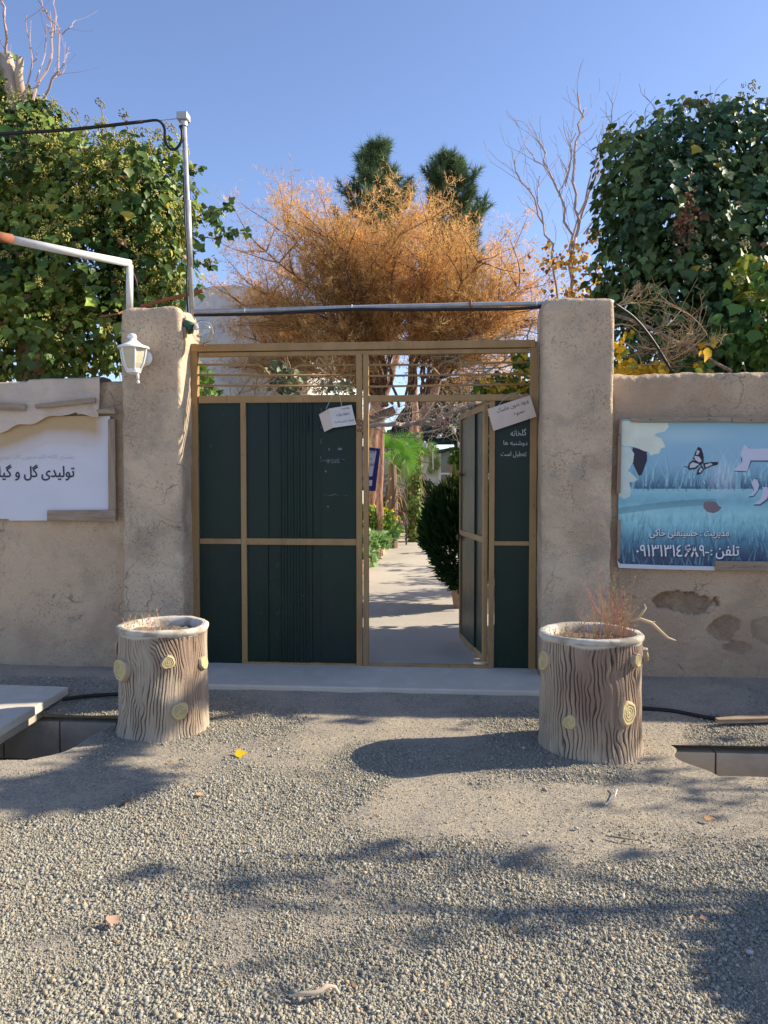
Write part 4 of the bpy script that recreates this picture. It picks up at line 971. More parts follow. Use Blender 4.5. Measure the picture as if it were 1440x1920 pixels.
# left ivy ----------------------------------------------------------------
LI = thing('ivy_tree', 'old cut back tree behind the left wall smothered in sunlit flowering ivy', 'tree')
lb = [(40, 330, 120, 130), (150, 360, 130, 110), (250, 360, 100, 110, -.2), (305, 380, 62, 105, .1), (130, 480, 150, 120, -.2), (275, 490, 85, 85), (30, 520, 130, 130, -.1), (190, 610, 120, 95, -.1), (60, 640, 130, 110, -.3), (20, 225, 70, 70, .2), (-20, 150, 60, 60, .2), (85, 235, 45, 45, .2), (255, 560, 70, 60), (-110, 430, 150, 220), (-90, 620, 140, 110), (300, 540, 45, 35)]
ivy(LI, lb, 1.35, 760, 31, (.038, .09, .018), 1, (.19, .25, .04), size=.070, yellow=.02)
rs = np.random.RandomState(9); P, N_ = blob_points(lb, 230, 1.35, rs, (1.0, 1.12))
k_ = (N_[:, 1] < .35) & (rs.rand(len(P)) < np.clip((P[:, 2] - 2.2) * .55 + .12, .08, 1) * (fbm(P, 1.8, 66) > .40)); umbels(LI, P[k_], 3, (.50, .46, .13), r0=.03)
mb = MB(); q = random.Random(21)
mb.tube([at(60, 1200, 1.5), at(70, 700, 1.5), at(45, 330, 1.4), at(28, 190, 1.35), at(10, 106, 1.35)], [.22, .2, .12, .085, .07], 10, c=(.42, .33, .24))
mb.tube([at(45, 220, 1.35), at(35, 140, 1.3), at(38, 108, 1.3)], [.05, .04, .035], 8, c=(.42, .33, .24))
mb.build('trunk', m_twig, LI, smooth=True, cols=True)
mb = MB()
for pts, r in (([(10, 115), (12, 60), (3, 0), (0, -40)], .016), ([(40, 200), (60, 120), (52, 60), (50, 25)], .010), ([(60, 190), (95, 110), (100, 40), (85, 20), (78, 18)], .014), ([(100, 60), (103, 20), (100, -20)], .010), ([(70, 200), (110, 130), (115, 60), (105, 40)], .013), ([(115, 65), (130, 50), (140, 38)], .006), ([(95, 150), (120, 130), (124, 90)], .007), ([(60, 120), (68, 110), (70, 95)], .005), ([(30, 190), (20, 110), (0, 70)], .008), ([(110, 140), (118, 120), (125, 105), (128, 88)], .005), ([(72, 150), (85, 100), (87, 52)], .007), ([(96, 70), (92, 50), (85, 42)], .005)):
    P_ = [at(x + q.gauss(0, 1.5), y, 1.35 + q.gauss(0, .1)) for x, y in pts]
    # subdivide with wobble
    pp = []
    for a_, b_ in zip(P_, P_[1:]):
        for j in range(4): pp.append(a_.lerp(b_, j / 4) + Vector((q.gauss(0, .008), q.gauss(0, .01), q.gauss(0, .008))))
    pp.append(P_[-1]); mb.tube(pp, [r * (1 - .6 * i / len(pp)) for i in range(len(pp))], 5, c=(.42, .30, .27))
    for i in range(3, len(pp), 4):
        dd = (pp[i] - pp[i - 1]).normalized() + Vector((q.gauss(0, .6), q.gauss(0, .6), .2)); mb.tube([pp[i], pp[i] + dd * .08, pp[i] + dd * .16 + Vector((0, 0, .03))], [r * .35, r * .25, .0015], 3, c=(.42, .30, .27))
mb.build('bare_shoot', m_twig, LI, cols=True)
def spray(root, lines, Y, seed, size, base, hi, per=9, stemc=(.25, .16, .10), stemr=.006, dull=False, nm='leaf_spray'):
    rs = np.random.RandomState(seed); mb = MB(); Ps = []; Ts = []
    for ln_ in lines:
        pp = [at(x, y, Y + (rs.rand() - .5) * .2) for x, y in ln_]; mb.tube(pp, [stemr * (1 - .6 * i / len(pp)) for i in range(len(pp))], 4, c=stemc)
        for a_, b_ in zip(pp, pp[1:]):
            for j in range(per): Ps.append(np.array(a_.lerp(b_, (j + rs.rand()) / per)) + rs.randn(3) * size * .35); Ts.append(np.array((b_ - a_).normalized()))
    mb.build('stem', m_twig, root, cols=True)
    P = np.array(Ps); T_ = np.array(Ts); n = len(P)
    tip = T_ * .5 + rs.randn(n, 3) * .6 + [0, 0, -.45]; nr = rs.randn(n, 3) * .5 + [0.3, -.6, .5]; k = rs.rand(n, 1)
    V, Fq, C_ = leaves(P, tip, nr, size * np.exp(rs.randn(n) * .3), np.array(base) * (1 - k) + np.array(hi) * k, seed)
    return tag(link(nm, npmesh(nm, V, Fq, C_), m_dull if dull else m_leaf, root), kind='stuff')
spray(LI, [[(340, 400), (385, 412), (420, 436), (470, 438)], [(350, 440), (400, 447), (440, 432)], [(380, 380), (405, 405), (412, 430)], [(335, 320), (360, 318), (382, 313)], [(395, 398), (420, 392), (434, 382)], [(350, 500), (380, 495), (400, 490)], [(345, 475), (375, 470)], [(330, 560), (360, 548), (385, 540)], [(310, 545), (300, 580), (320, 560)]], 1.1, 3, .062, (.03, .08, .02), (.12, .20, .05), per=13)
umbels(LI, np.array([list(at(x, y, 1.1)) for x, y in ((185, 190), (190, 196), (140, 210), (163, 222), (230, 212), (236, 220), (400, 490), (390, 492), (320, 240), (300, 250), (270, 245), (312, 232))] * 1), 5, (.36, .30, .14), r0=.03)
mb = MB()
for a_, b_ in (((200, 250), (188, 196)), ((165, 270), (141, 212)), ((240, 250), (233, 216)), ((150, 300), (165, 225))): mb.tube([at(*a_, 1.15), at(*b_, 1.1)], .005, 4, c=(.3, .2, .14))
mb.build('stalk', m_twig, LI, cols=True)

# right ivy ---------------------------------------------------------------
RI = thing('ivy_tree', 'large dark green ivy covered tree behind the right wall, in shade on its near side', 'tree')
rb = [(1195, 320, 78, 72), (1290, 285, 115, 85, .1), (1390, 290, 120, 92, .1), (1175, 410, 65, 75), (1270, 400, 120, 110, -.2), (1390, 420, 110, 110, -.1), (1195, 510, 85, 85), (1290, 540, 110, 110, -.1), (1400, 560, 110, 110), (1180, 560, 62, 50, .2), (1250, 640, 115, 70, .2), (1380, 650, 110, 80, .1), (1520, 400, 140, 200, .2), (1520, 600, 130, 130, .2), (1330, 690, 110, 50), (1440, 700, 90, 50)]
ivy(RI, rb, 1.75, 760, 41, (.038, .088, .034), 1, (.11, .17, .05), size=.070, yellow=.006)
rs = np.random.RandomState(19); P, N_ = blob_points(rb, 150, 1.75, rs, (1.0, 1.12))
k_ = (N_[:, 1] < .3) & (rs.rand(len(P)) < np.clip((P[:, 2] - 4.5) * .6, .02, 1)); umbels(RI, P[k_], 13, (.36, .33, .15))
mb = MB(); q = random.Random(5)
mb.tube([at(1330, 1150, 2.2), at(1330, 700, 2.2), at(1310, 450, 2.1), at(1300, 300, 2.0)], [.28, .24, .14, .06], 10, c=(.2, .15, .11)); mb.build('trunk', m_twig, RI, cols=True, smooth=True)
mb = MB()
for x, y, x2, y2 in ((1245, 230, 1245, 172), (1210, 250, 1203, 215), (1330, 215, 1335, 175), (1300, 220, 1308, 192), (1140, 245, 1150, 195), (1160, 240, 1182, 215), (1420, 225, 1428, 197), (1400, 225, 1395, 210), (1345, 215, 1350, 195), (1115, 300, 1120, 260), (1370, 215, 1372, 200), (1270, 235, 1265, 205)):
    branch(mb, at(x, y + 15, 1.7), (at(x2, y2, 1.7) - at(x, y + 15, 1.7)), (at(x2, y2, 1.7) - at(x, y + 15, 1.7)).length, .006, 1, q, (.25, .17, .14), kids=5, up=.1, spread=.9, rmin=.002)
mb.build('bare_shoot', m_twig, RI, cols=True)
rs = np.random.RandomState(6); n = 9000; P = np.stack([1.5 + 4.5 * rs.rand(n), 1.0 + 1.3 * rs.rand(n), 2.3 * rs.rand(n)], 1)  # unseen leaf mass added behind the wall to block sun inside the gate
V, Fq, C_ = leaves(P, rs.randn(n, 3) * .5 + [0, 0, -1], rs.randn(n, 3) * .5 + [.2, -.6, .4], np.full(n, .13), np.array([.04, .08, .03]) * np.exp(rs.randn(n, 1) * .25), 4)
link('shade_foliage', npmesh('shade_foliage', V, Fq, C_), m_leaf, RI)
rs = np.random.RandomState(2); c_ = np.array(at(1286, 405, 1.0)); n = 260
P = c_ + rs.randn(n, 3) * [.055, .05, .13]; V, Fq, C_ = leaves(P, rs.randn(n, 3) + [0, 0, -1], rs.randn(n, 3), np.full(n, .035), np.array([.26, .14, .085]) * np.exp(rs.randn(n, 1) * .25), 4)
link('dead_leaves', npmesh('dead_leaves', V, Fq, C_), m_dull, RI)

CL = thing('climber', 'bright green young climber with yellow leaves low at the far right above the wall', 'plant')
cb = [(1420, 520, 45, 40), (1400, 600, 60, 55), (1440, 640, 60, 60), (1350, 640, 45, 45), (1310, 690, 40, 30), (1480, 560, 60, 90), (1580, 620, 90, 85, -.4), (1740, 610, 110, 100, -.4)]
ivy(CL, cb, .85, 240, 51, (.045, .12, .025), 1, (.12, .22, .04), size=.085, yellow=.07)
spray(CL, [[(1440, 560), (1410, 530), (1395, 500), (1390, 465)], [(1440, 500), (1420, 490), (1400, 480)], [(1400, 560), (1380, 530), (1385, 510)]], .7, 8, .08, (.10, .20, .03), (.42, .42, .06), per=9)
umbels(CL, np.array([list(at(x, y, .45)) for x, y in ((1395, 452), (1400, 460), (1325, 500), (1385, 525), (1322, 482), (1410, 560), (1430, 590))]), 15, (.42, .38, .2), r0=.028)

# a heavy sprig of the climber hangs out over the wall further right
mb = MB(); mb.tube(cr([(4.3, .45, 3.3), (4.35, .1, 3.75), (4.36, -.35, 3.85), (4.33, -.8, 3.78), (4.3, -.95, 3.7)]), .035, 6, c=(.22, .16, .1)); mb.build('overhanging_branch', m_twig, CL, cols=True)
rs = np.random.RandomState(8); n = 900; P = np.array([4.33, -.86, 3.76]) + rs.randn(n, 3) * [.10, .11, .09]; n2_ = 300
P = np.concatenate([P, np.stack([4.35 + rs.randn(n2_) * .05, -.7 + 1.0 * rs.rand(n2_), 3.8 + rs.randn(n2_) * .05], 1)]); n = len(P)
V, Fq, C_ = leaves(P, rs.randn(n, 3) + [0, 0, -.7], rs.randn(n, 3), np.full(n, .08), np.array([.06, .14, .03]) * np.exp(rs.randn(n, 1) * .25), 4); tag(link('leaf_spray', npmesh('leaf_spray', V, Fq, C_), m_leaf, CL), kind='stuff')
# hidden trees added behind the dark ivy to cast shadow bands on the path
gt = thing('shadow_tree', 'small leafy tree added out of sight behind the dark ivy to shade the path', 'tree', 'hidden trees added to shade the garden path', (3.9, 5.6, 0))
mb = MB(); q = random.Random(61); tips = []; branch(mb, (0, 0, 0), (0, 0, 1), 1.5, .06, 3, q, (.3, .22, .16), kids=5, up=.15, spread=.8, shrink=.6, tips=tips, rmin=.004); mb.build('trunk', m_twig, gt, cols=True)
TP = np.array([tuple(p) for t in tips for p in t[1:]]); P = np.repeat(TP, 2, 0) + np.random.RandomState(4).randn(len(TP) * 2, 3) * .07; n = len(P)
V, Fq, C_ = leaves(P, rs.randn(n, 3) + [0, 0, -.6], rs.randn(n, 3), .10 * np.exp(rs.randn(n) * .2), np.array([.07, .13, .03]) * np.exp(rs.randn(n, 1) * .3), 2); link('crown', npmesh('crown', V, Fq, C_), m_dull, gt)
for x, y, sc_, rz in ((4.2, 8.3, 1.05, 1), (3.6, 11.2, .9, 2.2), (4.6, 14.6, 1.1, 3.1), (4.2, 18.4, 1.0, 4.4)):
    g2 = gt.copy(); COL.objects.link(g2); g2.location = (x, y, pz(y)); g2.scale = (sc_,) * 3; g2.rotation_euler = (0, 0, rz)
    for ch in list(gt.children): c2 = ch.copy(); COL.objects.link(c2); c2.parent = g2
# dried vine with yellow leaves behind the right wall
VN = thing('grape_vine', 'dried brown vine with a few bright yellow leaves just above the right wall', 'vine')
mb = MB(); q = random.Random(12); tips = []
for x, y, x2, y2 in ((1150, 575, 1225, 560), (1150, 610, 1230, 625), (1160, 640, 1240, 655), (1150, 665, 1220, 690), (1180, 600, 1260, 610), (1230, 660, 1330, 668), (1200, 650, 1300, 690), (1160, 570, 1200, 548), (1255, 640, 1340, 660), (1150, 690, 1330, 692)):
    a_ = at(x, y, .45); b_ = at(x2, y2, .4); branch(mb, a_, b_ - a_, (b_ - a_).length * 1.1, .007, 2, q, (.46, .34, .20), kids=8, up=.05, spread=1.2, wob=.22, shrink=.5, rmin=.0016)
mb.build('twig', m_twig, VN, cols=True)
rs = np.random.RandomState(7); L_ = []
for cx, cy, sx, sy, n in ((1178, 688, 20, 10, 60), (1225, 688, 18, 8, 40), (1165, 650, 8, 18, 16), (1240, 692, 10, 6, 16), (1180, 620, 10, 8, 5), (1318, 655, 10, 6, 6), (1335, 640, 6, 5, 4), (1310, 685, 8, 6, 6)):
    L_ += [list(at(cx + rs.randn() * sx * .7, cy + rs.randn() * sy * .7, .38 + rs.randn() * .08)) for _ in range(n)]
P = np.array(L_); n = len(P); col = np.array([.72, .44, .03]) * np.exp(rs.randn(n, 1) * .15); gk = rs.rand(n) < .25; col[gk] = [.25, .32, .05]
V, Fq, C_ = leaves(P, rs.randn(n, 3) * .5 + [0, 0, -1], rs.randn(n, 3) * .4 + [.4, -1, .3], .055 * np.exp(rs.randn(n) * .3), col, 7)
link('leaf', npmesh('leaf', V, Fq, C_), m_dull, VN)['kind'] = 'stuff'

# bare tree right of centre -------------------------------------------------
BT = thing('bare_tree', 'slender leafless tree with thin grey branches left of the dark ivy', 'tree')
mb = MB(); q = random.Random(44); YB = 3.2
mains = [([(1075, 1000), (1072, 700), (1070, 560), (1075, 460), (1085, 415), (1078, 340), (1082, 265), (1090, 220), (1083, 175)], .036),
         ([(1072, 520), (1068, 440), (1050, 370), (1030, 320), (1012, 272), (1005, 262)], .022), ([(1085, 420), (1105, 360), (1125, 290), (1145, 245)], .02), ([(1070, 470), (1085, 400), (1110, 330), (1118, 290)], .017),
         ([(1045, 560), (1035, 480), (1018, 420), (1000, 370), (968, 330), (965, 300)], .02), ([(1064, 350), (1066, 300), (1080, 250)], .012), ([(1018, 420), (1008, 360), (1012, 330)], .01), ([(1082, 230), (1098, 200)], .007), ([(1050, 370), (1062, 330), (1070, 300)], .009), ([(1095, 440), (1120, 400), (1150, 370)], .012), ([(1030, 320), (1000, 290), (985, 275)], .009)]
for pts, r in mains:
    P_ = [at(x, y, YB + q.gauss(0, .08)) for x, y in pts]; pp = []
    for a_, b_ in zip(P_, P_[1:]):
        for j in range(3): pp.append(a_.lerp(b_, j / 3) + Vector((q.gauss(0, .02), q.gauss(0, .03), 0)))
    pp.append(P_[-1]); n = len(pp); mb.tube(pp, [r * .55 * (1 - .7 * i / n) + .004 for i in range(n)], 6, c=(.44, .34, .29))
    for i in range(2, n):
        if pp[i].z < 3.6: continue
        for j in range(q.choice((0, 1, 1))):
            t_ = (pp[i] - pp[i - 1]).normalized(); sdv = Vector((q.gauss(0, 1), q.gauss(0, .7), .3)).normalized()
            branch(mb, pp[i], t_ + sdv * .8, q.uniform(.18, .45), .004, 1, q, (.44, .35, .31), kids=2, up=.22, spread=.6, wob=.12, rmin=.0025)
mb.build('branches', m_twig, BT, cols=True)
rs = np.random.RandomState(17); L_ = []
for cx, cy, sx, sy, n in ((1035, 490, 22, 16, 60), (1085, 480, 20, 25, 70), (1100, 560, 14, 14, 50), (1060, 540, 22, 20, 40), (1115, 520, 12, 25, 50), (1080, 555, 20, 10, 40), (1025, 465, 8, 8, 10), (1115, 440, 8, 15, 20)):
    L_ += [list(at(cx + rs.randn() * sx * .7, cy + rs.randn() * sy * .7, 2.7 + rs.randn() * .15)) for _ in range(n)]
P = np.array(L_); n = len(P); col = np.array([.55, .33, .07]) * np.exp(rs.randn(n, 1) * .3); gk = rs.rand(n) < .2; col[gk] = [.35, .12, .05]
V, Fq, C_ = leaves(P, rs.randn(n, 3) * .5 + [0, 0, -1], rs.randn(n, 3) * .4 + [.4, -1, .3], .048 * np.exp(rs.randn(n) * .3), col, 9)
link('leaf', npmesh('leaf', V, Fq, C_), m_dull, BT)['kind'] = 'stuff'

# tamarisk ------------------------------------------------------------------
def tamarisk():
    q = random.Random(77); rs = np.random.RandomState(77); YT = 5.2
    T = thing('tamarisk', 'feathery orange brown tree in autumn colour filling the view above the gate', 'tree')
    env = [(455, 640, 7), (430, 570, 3), (450, 500, 3), (480, 430, 2), (520, 385, 1), (560, 400, 0), (600, 400, 1), (640, 430, 1), (700, 410, 0), (740, 400, 0), (780, 395, 1), (820, 420, 0), (860, 450, 0), (900, 455, 1), (950, 470, 1), (990, 500, 2), (1005, 560, 3), (985, 620, 5), (560, 480, 0), (620, 500, 0), (680, 480, 0), (760, 470, 0), (840, 520, 0), (910, 540, 0), (520, 520, 0), (500, 600, 0), (600, 590, 0), (720, 560, 0), (800, 580, 0), (930, 610, 0), (870, 600, 0), (660, 590, 0), (560, 640, 0), (960, 540, 0), (640, 470, 0), (800, 450, 0), (455, 690, 0), (520, 700, 0), (590, 705, 0), (500, 650, 0), (905, 680, 0), (960, 680, 0), (650, 690, 0), (850, 670, 0)]
    bases = [at(722, 760, YT), at(745, 765, YT), at(765, 760, YT), at(790, 755, YT)]
    mb = MB(); root = at(640, 1000, YT); root.z = 0.0
    mb.tube([root, at(650, 850, YT), at(690, 790, YT), at(740, 768, YT)], [.10, .085, .08, .06], 8, c=(.26, .17, .12))
    mb2 = MB(); FP = []; FD = []
    for (x, y, _) in env:
        e = at(745 + (x - 745) * .93, y + 42 - (42 if y > 560 else 0), YT + q.uniform(-1.1, 1.1)); b = q.choice(bases); 
        b = min(bases, key=lambda v: abs(v.x - (e.x * .3 + b.x * .7)))
        mid = b.lerp(e, .45) + Vector(((e.x - b.x) * -.12, 0, .25 + .2 * q.random())); pp = []
        for i in range(13):
            t = i / 12; p = b * (1 - t) ** 2 + mid * 2 * t * (1 - t) + e * t * t; pp.append(p + Vector((q.gauss(0, .03), q.gauss(0, .03), q.gauss(0, .02))))
        mb.tube(pp, [.019 * (1 - .8 * i / 12) + .004 for i in range(13)], 5, c=(.20, .125, .085))
        for i in range(4, 13):
            for j in range(3 if i > 6 else 2):
                t_ = (pp[i] - pp[i - 1]).normalized(); sdv = Vector((q.gauss(0, 1), q.gauss(0, 1), q.gauss(.2, .6))).normalized()
                d = (t_ * .7 + sdv * .8).normalized(); L_ = q.uniform(.3, 1.0); p = pp[i].copy(); sec = [p.copy()]
                for s in range(5): d = (d + Vector((q.gauss(0, .12), q.gauss(0, .12), q.gauss(.05, .12)))).normalized(); p = p + d * L_ / 5; sec.append(p.copy())
                mb2.tube(sec, [.012, .010, .008, .006, .005, .003], 3, cap=False, c=(.20, .12, .08))
                for s in range(1, 6):
                    for k in range(4):
                        dd = (d * .6 + Vector((q.gauss(0, .8), q.gauss(0, .8), q.gauss(.1, .6)))).normalized()
                        FP.append(sec[s]); FD.append(dd)
    mb.build('trunk', m_twig, T, smooth=True, cols=True); mb2.build('branches', m_twig, T, cols=True)
    FP = np.array([tuple(v) for v in FP]); FD = np.array([tuple(v) for v in FD]); n = len(FP); K = 12
    # each plume is a short stem with fine segments along it
    L_ = .26 * np.exp(rs.randn(n) * .3); t = rs.rand(n, K); curve = rs.randn(n, 1, 3) * .05
    P = FP[:, None] + FD[:, None] * (L_[:, None] * t)[..., None] + curve * (t ** 2)[..., None] + rs.randn(n, K, 3) * .014
    D_ = FD[:, None] * .8 + rs.randn(n, K, 3) * .7 + [0, 0, .25]; D_ /= np.linalg.norm(D_, axis=2)[..., None]
    P = P.reshape(-1, 3); D_ = D_.reshape(-1, 3); m = len(P)
    side = np.cross(D_, rs.randn(m, 3)); side /= np.linalg.norm(side, axis=1)[:, None]; ln_ = (.045 + .04 * rs.rand(m))[:, None]; wd = .0042
    V = np.stack([P - side * wd, P + side * wd, P + D_ * ln_], 1)
    tone = fbm(FP, 3.0, 8, 2); c = np.array([.66, .40, .155]) * (.40 + 1.2 * tone[:, None]) ; g = (fbm(FP, 1.1, 28) > .56)[:, None] * .35
    low = np.clip((3.9 - FP[:, 2]) / 1.6, 0, 1)[:, None] * .55
    c = c * (1 - g) + np.array([.45, .33, .15]) * g; c = c * (1 - low) + np.array([.36, .27, .15]) * low
    c = np.repeat(c * np.exp(rs.randn(n, 1) * .18), K, 0); c = np.repeat(c, 3, 0)
    print('tamarisk', m)
    link('crown', npmesh('crown', V.reshape(-1, 3), np.arange(m * 3).reshape(-1, 3), c), m_plume, T)
tamarisk()

# pines -----------------------------------------------------------------------
def pine(px, ptop, pbot, halfw, Y, seed, label, lean=0, root=707):
    q = random.Random(seed); rs = np.random.RandomState(seed)
    top = at(px, ptop, Y); bot = at(px + lean, pbot, Y); g0 = at(root, 1000, Y); g0.z = 0
    T = thing('pine_tree', label, 'tree'); mb = MB()
    mid_ = at((root + px + lean) / 2, 740, Y); mb.tube([g0, at(root, 800, Y), mid_, bot, bot.lerp(top, .5) + Vector((.05, 0, 0)), top], [.15, .13, .11, .10, .06, .012], 8, c=(.20, .12, .085))
    H = top.z - bot.z; W = halfw * (Y + 6.25) / F; tufts = []; z = .03
    while z < 1.0:
        k = q.randint(4, 6); zc = top.z - z * H; wr = W * min(1, .22 + z * 1.5) * q.uniform(.6, 1.2)
        for j in range(k):
            a = q.uniform(0, 6.28); p0 = Vector((top.x + (bot.x - top.x) * z, top.y, zc - .15)); L_ = wr * q.uniform(.4, 1.2)
            d = Vector((math.cos(a), math.sin(a), .35)).normalized(); p = p0; pts = [p0]
            for s in range(6): d = (d + Vector((q.gauss(0, .07), q.gauss(0, .07), .17))).normalized(); p = p + d * L_ / 6 * 1.15; pts.append(p)
            mb.tube(pts, [.022 - .003 * i for i in range(7)], 4, cap=False, c=(.2, .13, .09))
            for s in range(2, 7):
                tufts.append((pts[s], (pts[s] - pts[s - 1]).normalized(), 1 if s == 6 else .8))
                for u in range(2):
                    dd = (d + Vector((q.gauss(0, .7), q.gauss(0, .7), .35))).normalized(); e = pts[s] + dd * q.uniform(.15, .3)
                    tufts.append((e, dd, .9)); mb.tube([pts[s], e], .006, 3, cap=False, c=(.2, .13, .09))
        z += q.uniform(.06, .10)
    tufts.append((top, Vector((0, 0, 1)), 1)); mb.build('trunk', m_twig, T, cols=True)
    n = len(tufts); K = 64; B = np.array([tuple(t[0]) for t in tufts]); D_ = np.array([tuple(t[1]) for t in tufts])
    al = rs.rand(n, K, 1) * .30 - .18; dv = D_[:, None] * .75 + rs.randn(n, K, 3) * .6; dv /= np.linalg.norm(dv, axis=2)[..., None]
    P = B[:, None] + D_[:, None] * al; ln_ = .21 * (.7 + .6 * rs.rand(n, K, 1)); sd_ = np.cross(dv, rs.randn(n, K, 3)); sd_ /= np.linalg.norm(sd_, axis=2)[..., None]
    V = np.stack([P - sd_ * .008, P + sd_ * .008, P + dv * ln_], 2).reshape(-1, 3)
    c = np.array([.10, .155, .075]) * np.exp(rs.randn(n, 1) * .3); c = np.repeat(c, K * 3, 0)
    print('pine', n * K)
    link('crown', npmesh('crown', V, np.arange(len(V)).reshape(-1, 3), c), m_dull, T)
pine(707, 284, 560, 82, 12.5, 5, 'taller left one of two dark green pines rising behind the orange tree', lean=4, root=699)
pine(838, 308, 560, 74, 13.5, 6, 'right one of two dark green pines, leaning behind the orange tree', lean=14, root=777)

# ------------------------------------------------------------------ garden structures
def arch_house(name, cx, hw, zs, apex, y0, y1, material, label, part='shell', zb=0, n=28):
    T = thing(name, label, 'greenhouse')
    prof = [(cx - hw, zb), (cx - hw, zs)] + [(cx - hw * math.cos(math.pi * k / n), zs + (apex - zs) * math.sin(math.pi * k / n)) for k in range(1, n)] + [(cx + hw, zs), (cx + hw, zb)]
    k = len(prof); mb = MB(); mb.add([(x, y0, z) for x, z in prof] + [(x, y1, z) for x, z in prof], [(i, i + 1, k + i + 1, k + i) for i in range(k - 1)])
    mb.build(part, material, T, smooth=True); return T, prof
wx0 = at(470, 540, 6.5).x; wx = at(425, 540, 6.5).x
T, pf = arch_house('vaulted_house', wx, 1.35, at(405, 600, 6.5).z, at(405, 536, 6.5).z, 6.5, 16, m_white, 'pale weathered rounded building behind the orange tree at left', 'vault')
MB().add([(x, 6.5, z) for x, z in pf], [tuple(range(len(pf)))]).build('end_wall', m_white, T)
mb = MB(); mb.box((at(300, 700, 6.45).x, 6.3, 0), (at(548, 700, 6.45).x, 6.46, at(500, 632, 6.4).z)); mb.build('side_wall', m_white, T)
T, pf = arch_house('greenhouse', at(900, 800, 18).x, 2.9, at(900, 850, 18).z, at(900, 702, 18).z, 17.9, 40, m_net, 'arched greenhouse draped in dark green shade net at the end of the path', 'shade_net', zb=at(900, 850, 18).z - .05)
zs = at(900, 846, 18).z
apf = [p for p in pf if p[1] >= zs]
mb = MB()
def gx(px): return at(px, 880, 18).x
mb.add([(x, 18.0, z) for x, z in apf], [tuple(range(len(apf)))]); mb.build('net_front', m_net, T)
mb = MB(); q = random.Random(3)
for k in range(4):
    pts = []
    for i in range(25):
        x = gx(735) + (gx(1070) - gx(735)) * i / 24; pts.append((x, 17.85 + .05 * math.sin(i), zs + .06 + .16 * k - .12 * math.sin(i / 24 * math.pi * 3 + k)))
    mb.tube(pts, .06 - .008 * k, 5)
mb.build('net_fold', m_net, T, smooth=True)
zb = pz(18) - .1
mb = MB(); mb.box((gx(700), 18.05, zb), (gx(823), 18.12, zs + .1)); mb.box((gx(875), 18.05, zb), (gx(1080), 18.12, zs + .1)); mb.build('end_wall', m_film, T)
mb = MB()
for a_, b_ in ((822, 827), (845, 848), (871, 876)): mb.box((gx(a_), 18.0, zb), (gx(b_), 18.06, zs))
mb.box((gx(822), 17.99, at(850, 848, 18).z), (gx(876), 18.05, zs)); mb.box((gx(827), 18.0, at(850, 888, 18).z - .03), (gx(871), 18.05, at(850, 888, 18).z + .03))
mb.build('door_frame', m_wpipe, T)
mb = MB(); mb.box((gx(827), 18.03, zb), (gx(871), 18.045, zs)); mb.build('pane', m_pane, T)

# edging bricks along the path
eb = None; q = random.Random(8)
for k in range(46):
    y = 4.2 + k * .37; x = pl(y) + .02
    if eb is None:
        mb = MB(); mb.box((-.045, -.15, -.05), (.045, .15, .2)); eb = mb.build('edging_brick', m_brick, bevel=.008, label='terracotta edging brick set on end beside the garden path', cat='brick', group='bricks edging the left side of the garden path'); o = eb
    else:
        o = eb.copy(); COL.objects.link(o)
    o.location = (x + q.gauss(0, .008), y, pz(y) + q.gauss(0, .01)); o.rotation_euler = (q.gauss(0, .05), q.gauss(.1, .05), q.gauss(0, .08) - .02)

# low plants along the bed
def bushy(name, label, cat, c, R3, n, size, base, hi, seed, up=.6, mt=None, flowers=None, tmpl=None):
    T = thing(name, label, cat, None, (c[0], c[1], pz(c[1])))
    rs = np.random.RandomState(seed); d = rs.randn(n, 3); d /= np.linalg.norm(d, axis=1)[:, None]; d[:, 2] = np.abs(d[:, 2]) * .9 - .25 * (rs.rand(n) < .4)
    rad = .55 + .5 * rs.rand(n) ** .5; rad *= 1 + .3 * (fbm(d + np.array(c), 2.5, seed) - .5)
    P = np.array([0, 0, c[2] - pz(c[1])]) + d * np.array(R3) * rad[:, None]
    tip = d + rs.randn(n, 3) * .5 + [0, 0, up]; nr = d + rs.randn(n, 3) * .5 + [0, 0, .6]; k = np.clip(fbm(P, 5, seed)[:, None] * 1.6 - .3 + rs.randn(n, 1) * .15, 0, 1)
    V, Fq, C_ = leaves(P, tip, nr, size * np.exp(rs.randn(n) * .3), np.array(base) * (1 - k) + np.array(hi) * k, seed, tmpl)
    link('foliage', npmesh('foliage', V, Fq, C_), mt or m_dull, T)
    if flowers:
        fc, nf, fs = flowers; m = rs.rand(len(P)) < nf / len(P); m &= P[:, 2] > (c[2] - pz(c[1])); PP = P[m] + d[m] * .04 + [0, 0, .03]
        for j in range(len(PP) * 6 // max(1, len(PP))): pass
        P6 = np.repeat(PP, 7, 0); n6 = len(P6); tp_ = rs.randn(n6, 3) + [0, 0, .2]
        V, Fq, C_ = leaves(P6, tp_, rs.randn(n6, 3) * .4 + [0.3, -.6, .7], np.full(n6, fs), np.array(fc) * np.exp(rs.randn(n6, 1) * .12), seed + 1)
        o = link('flowers', npmesh('flowers', V, Fq, C_), m_dull, T); o['kind'] = 'stuff'
    return T
NEED = (np.array([(-.06, 0, 0), (.06, 0, 0), (0, 1, 0)]), np.array([(0, 1, 2)]))
NEEDF = (np.array([(-.16, 0, 0), (.16, 0, 0), (.05, 1, 0), (-.05, 1, 0)]), np.array([(0, 1, 2, 3)]))
def bc(px, py, Y, R3, z=None):
    p = at(px - 200 / (Y + 6.25), py, Y); return (p.x, p.y, p.z)
bushy('flowering_plant', 'bushy plant covered in yellow flowers at the left edge of the doorway', 'plant', bc(700, 985, 9.5, 0), (.62, .6, .40), 2600, .075, (.06, .15, .03), (.20, .32, .07), 1, flowers=((.85, .62, .03), 330, .06))
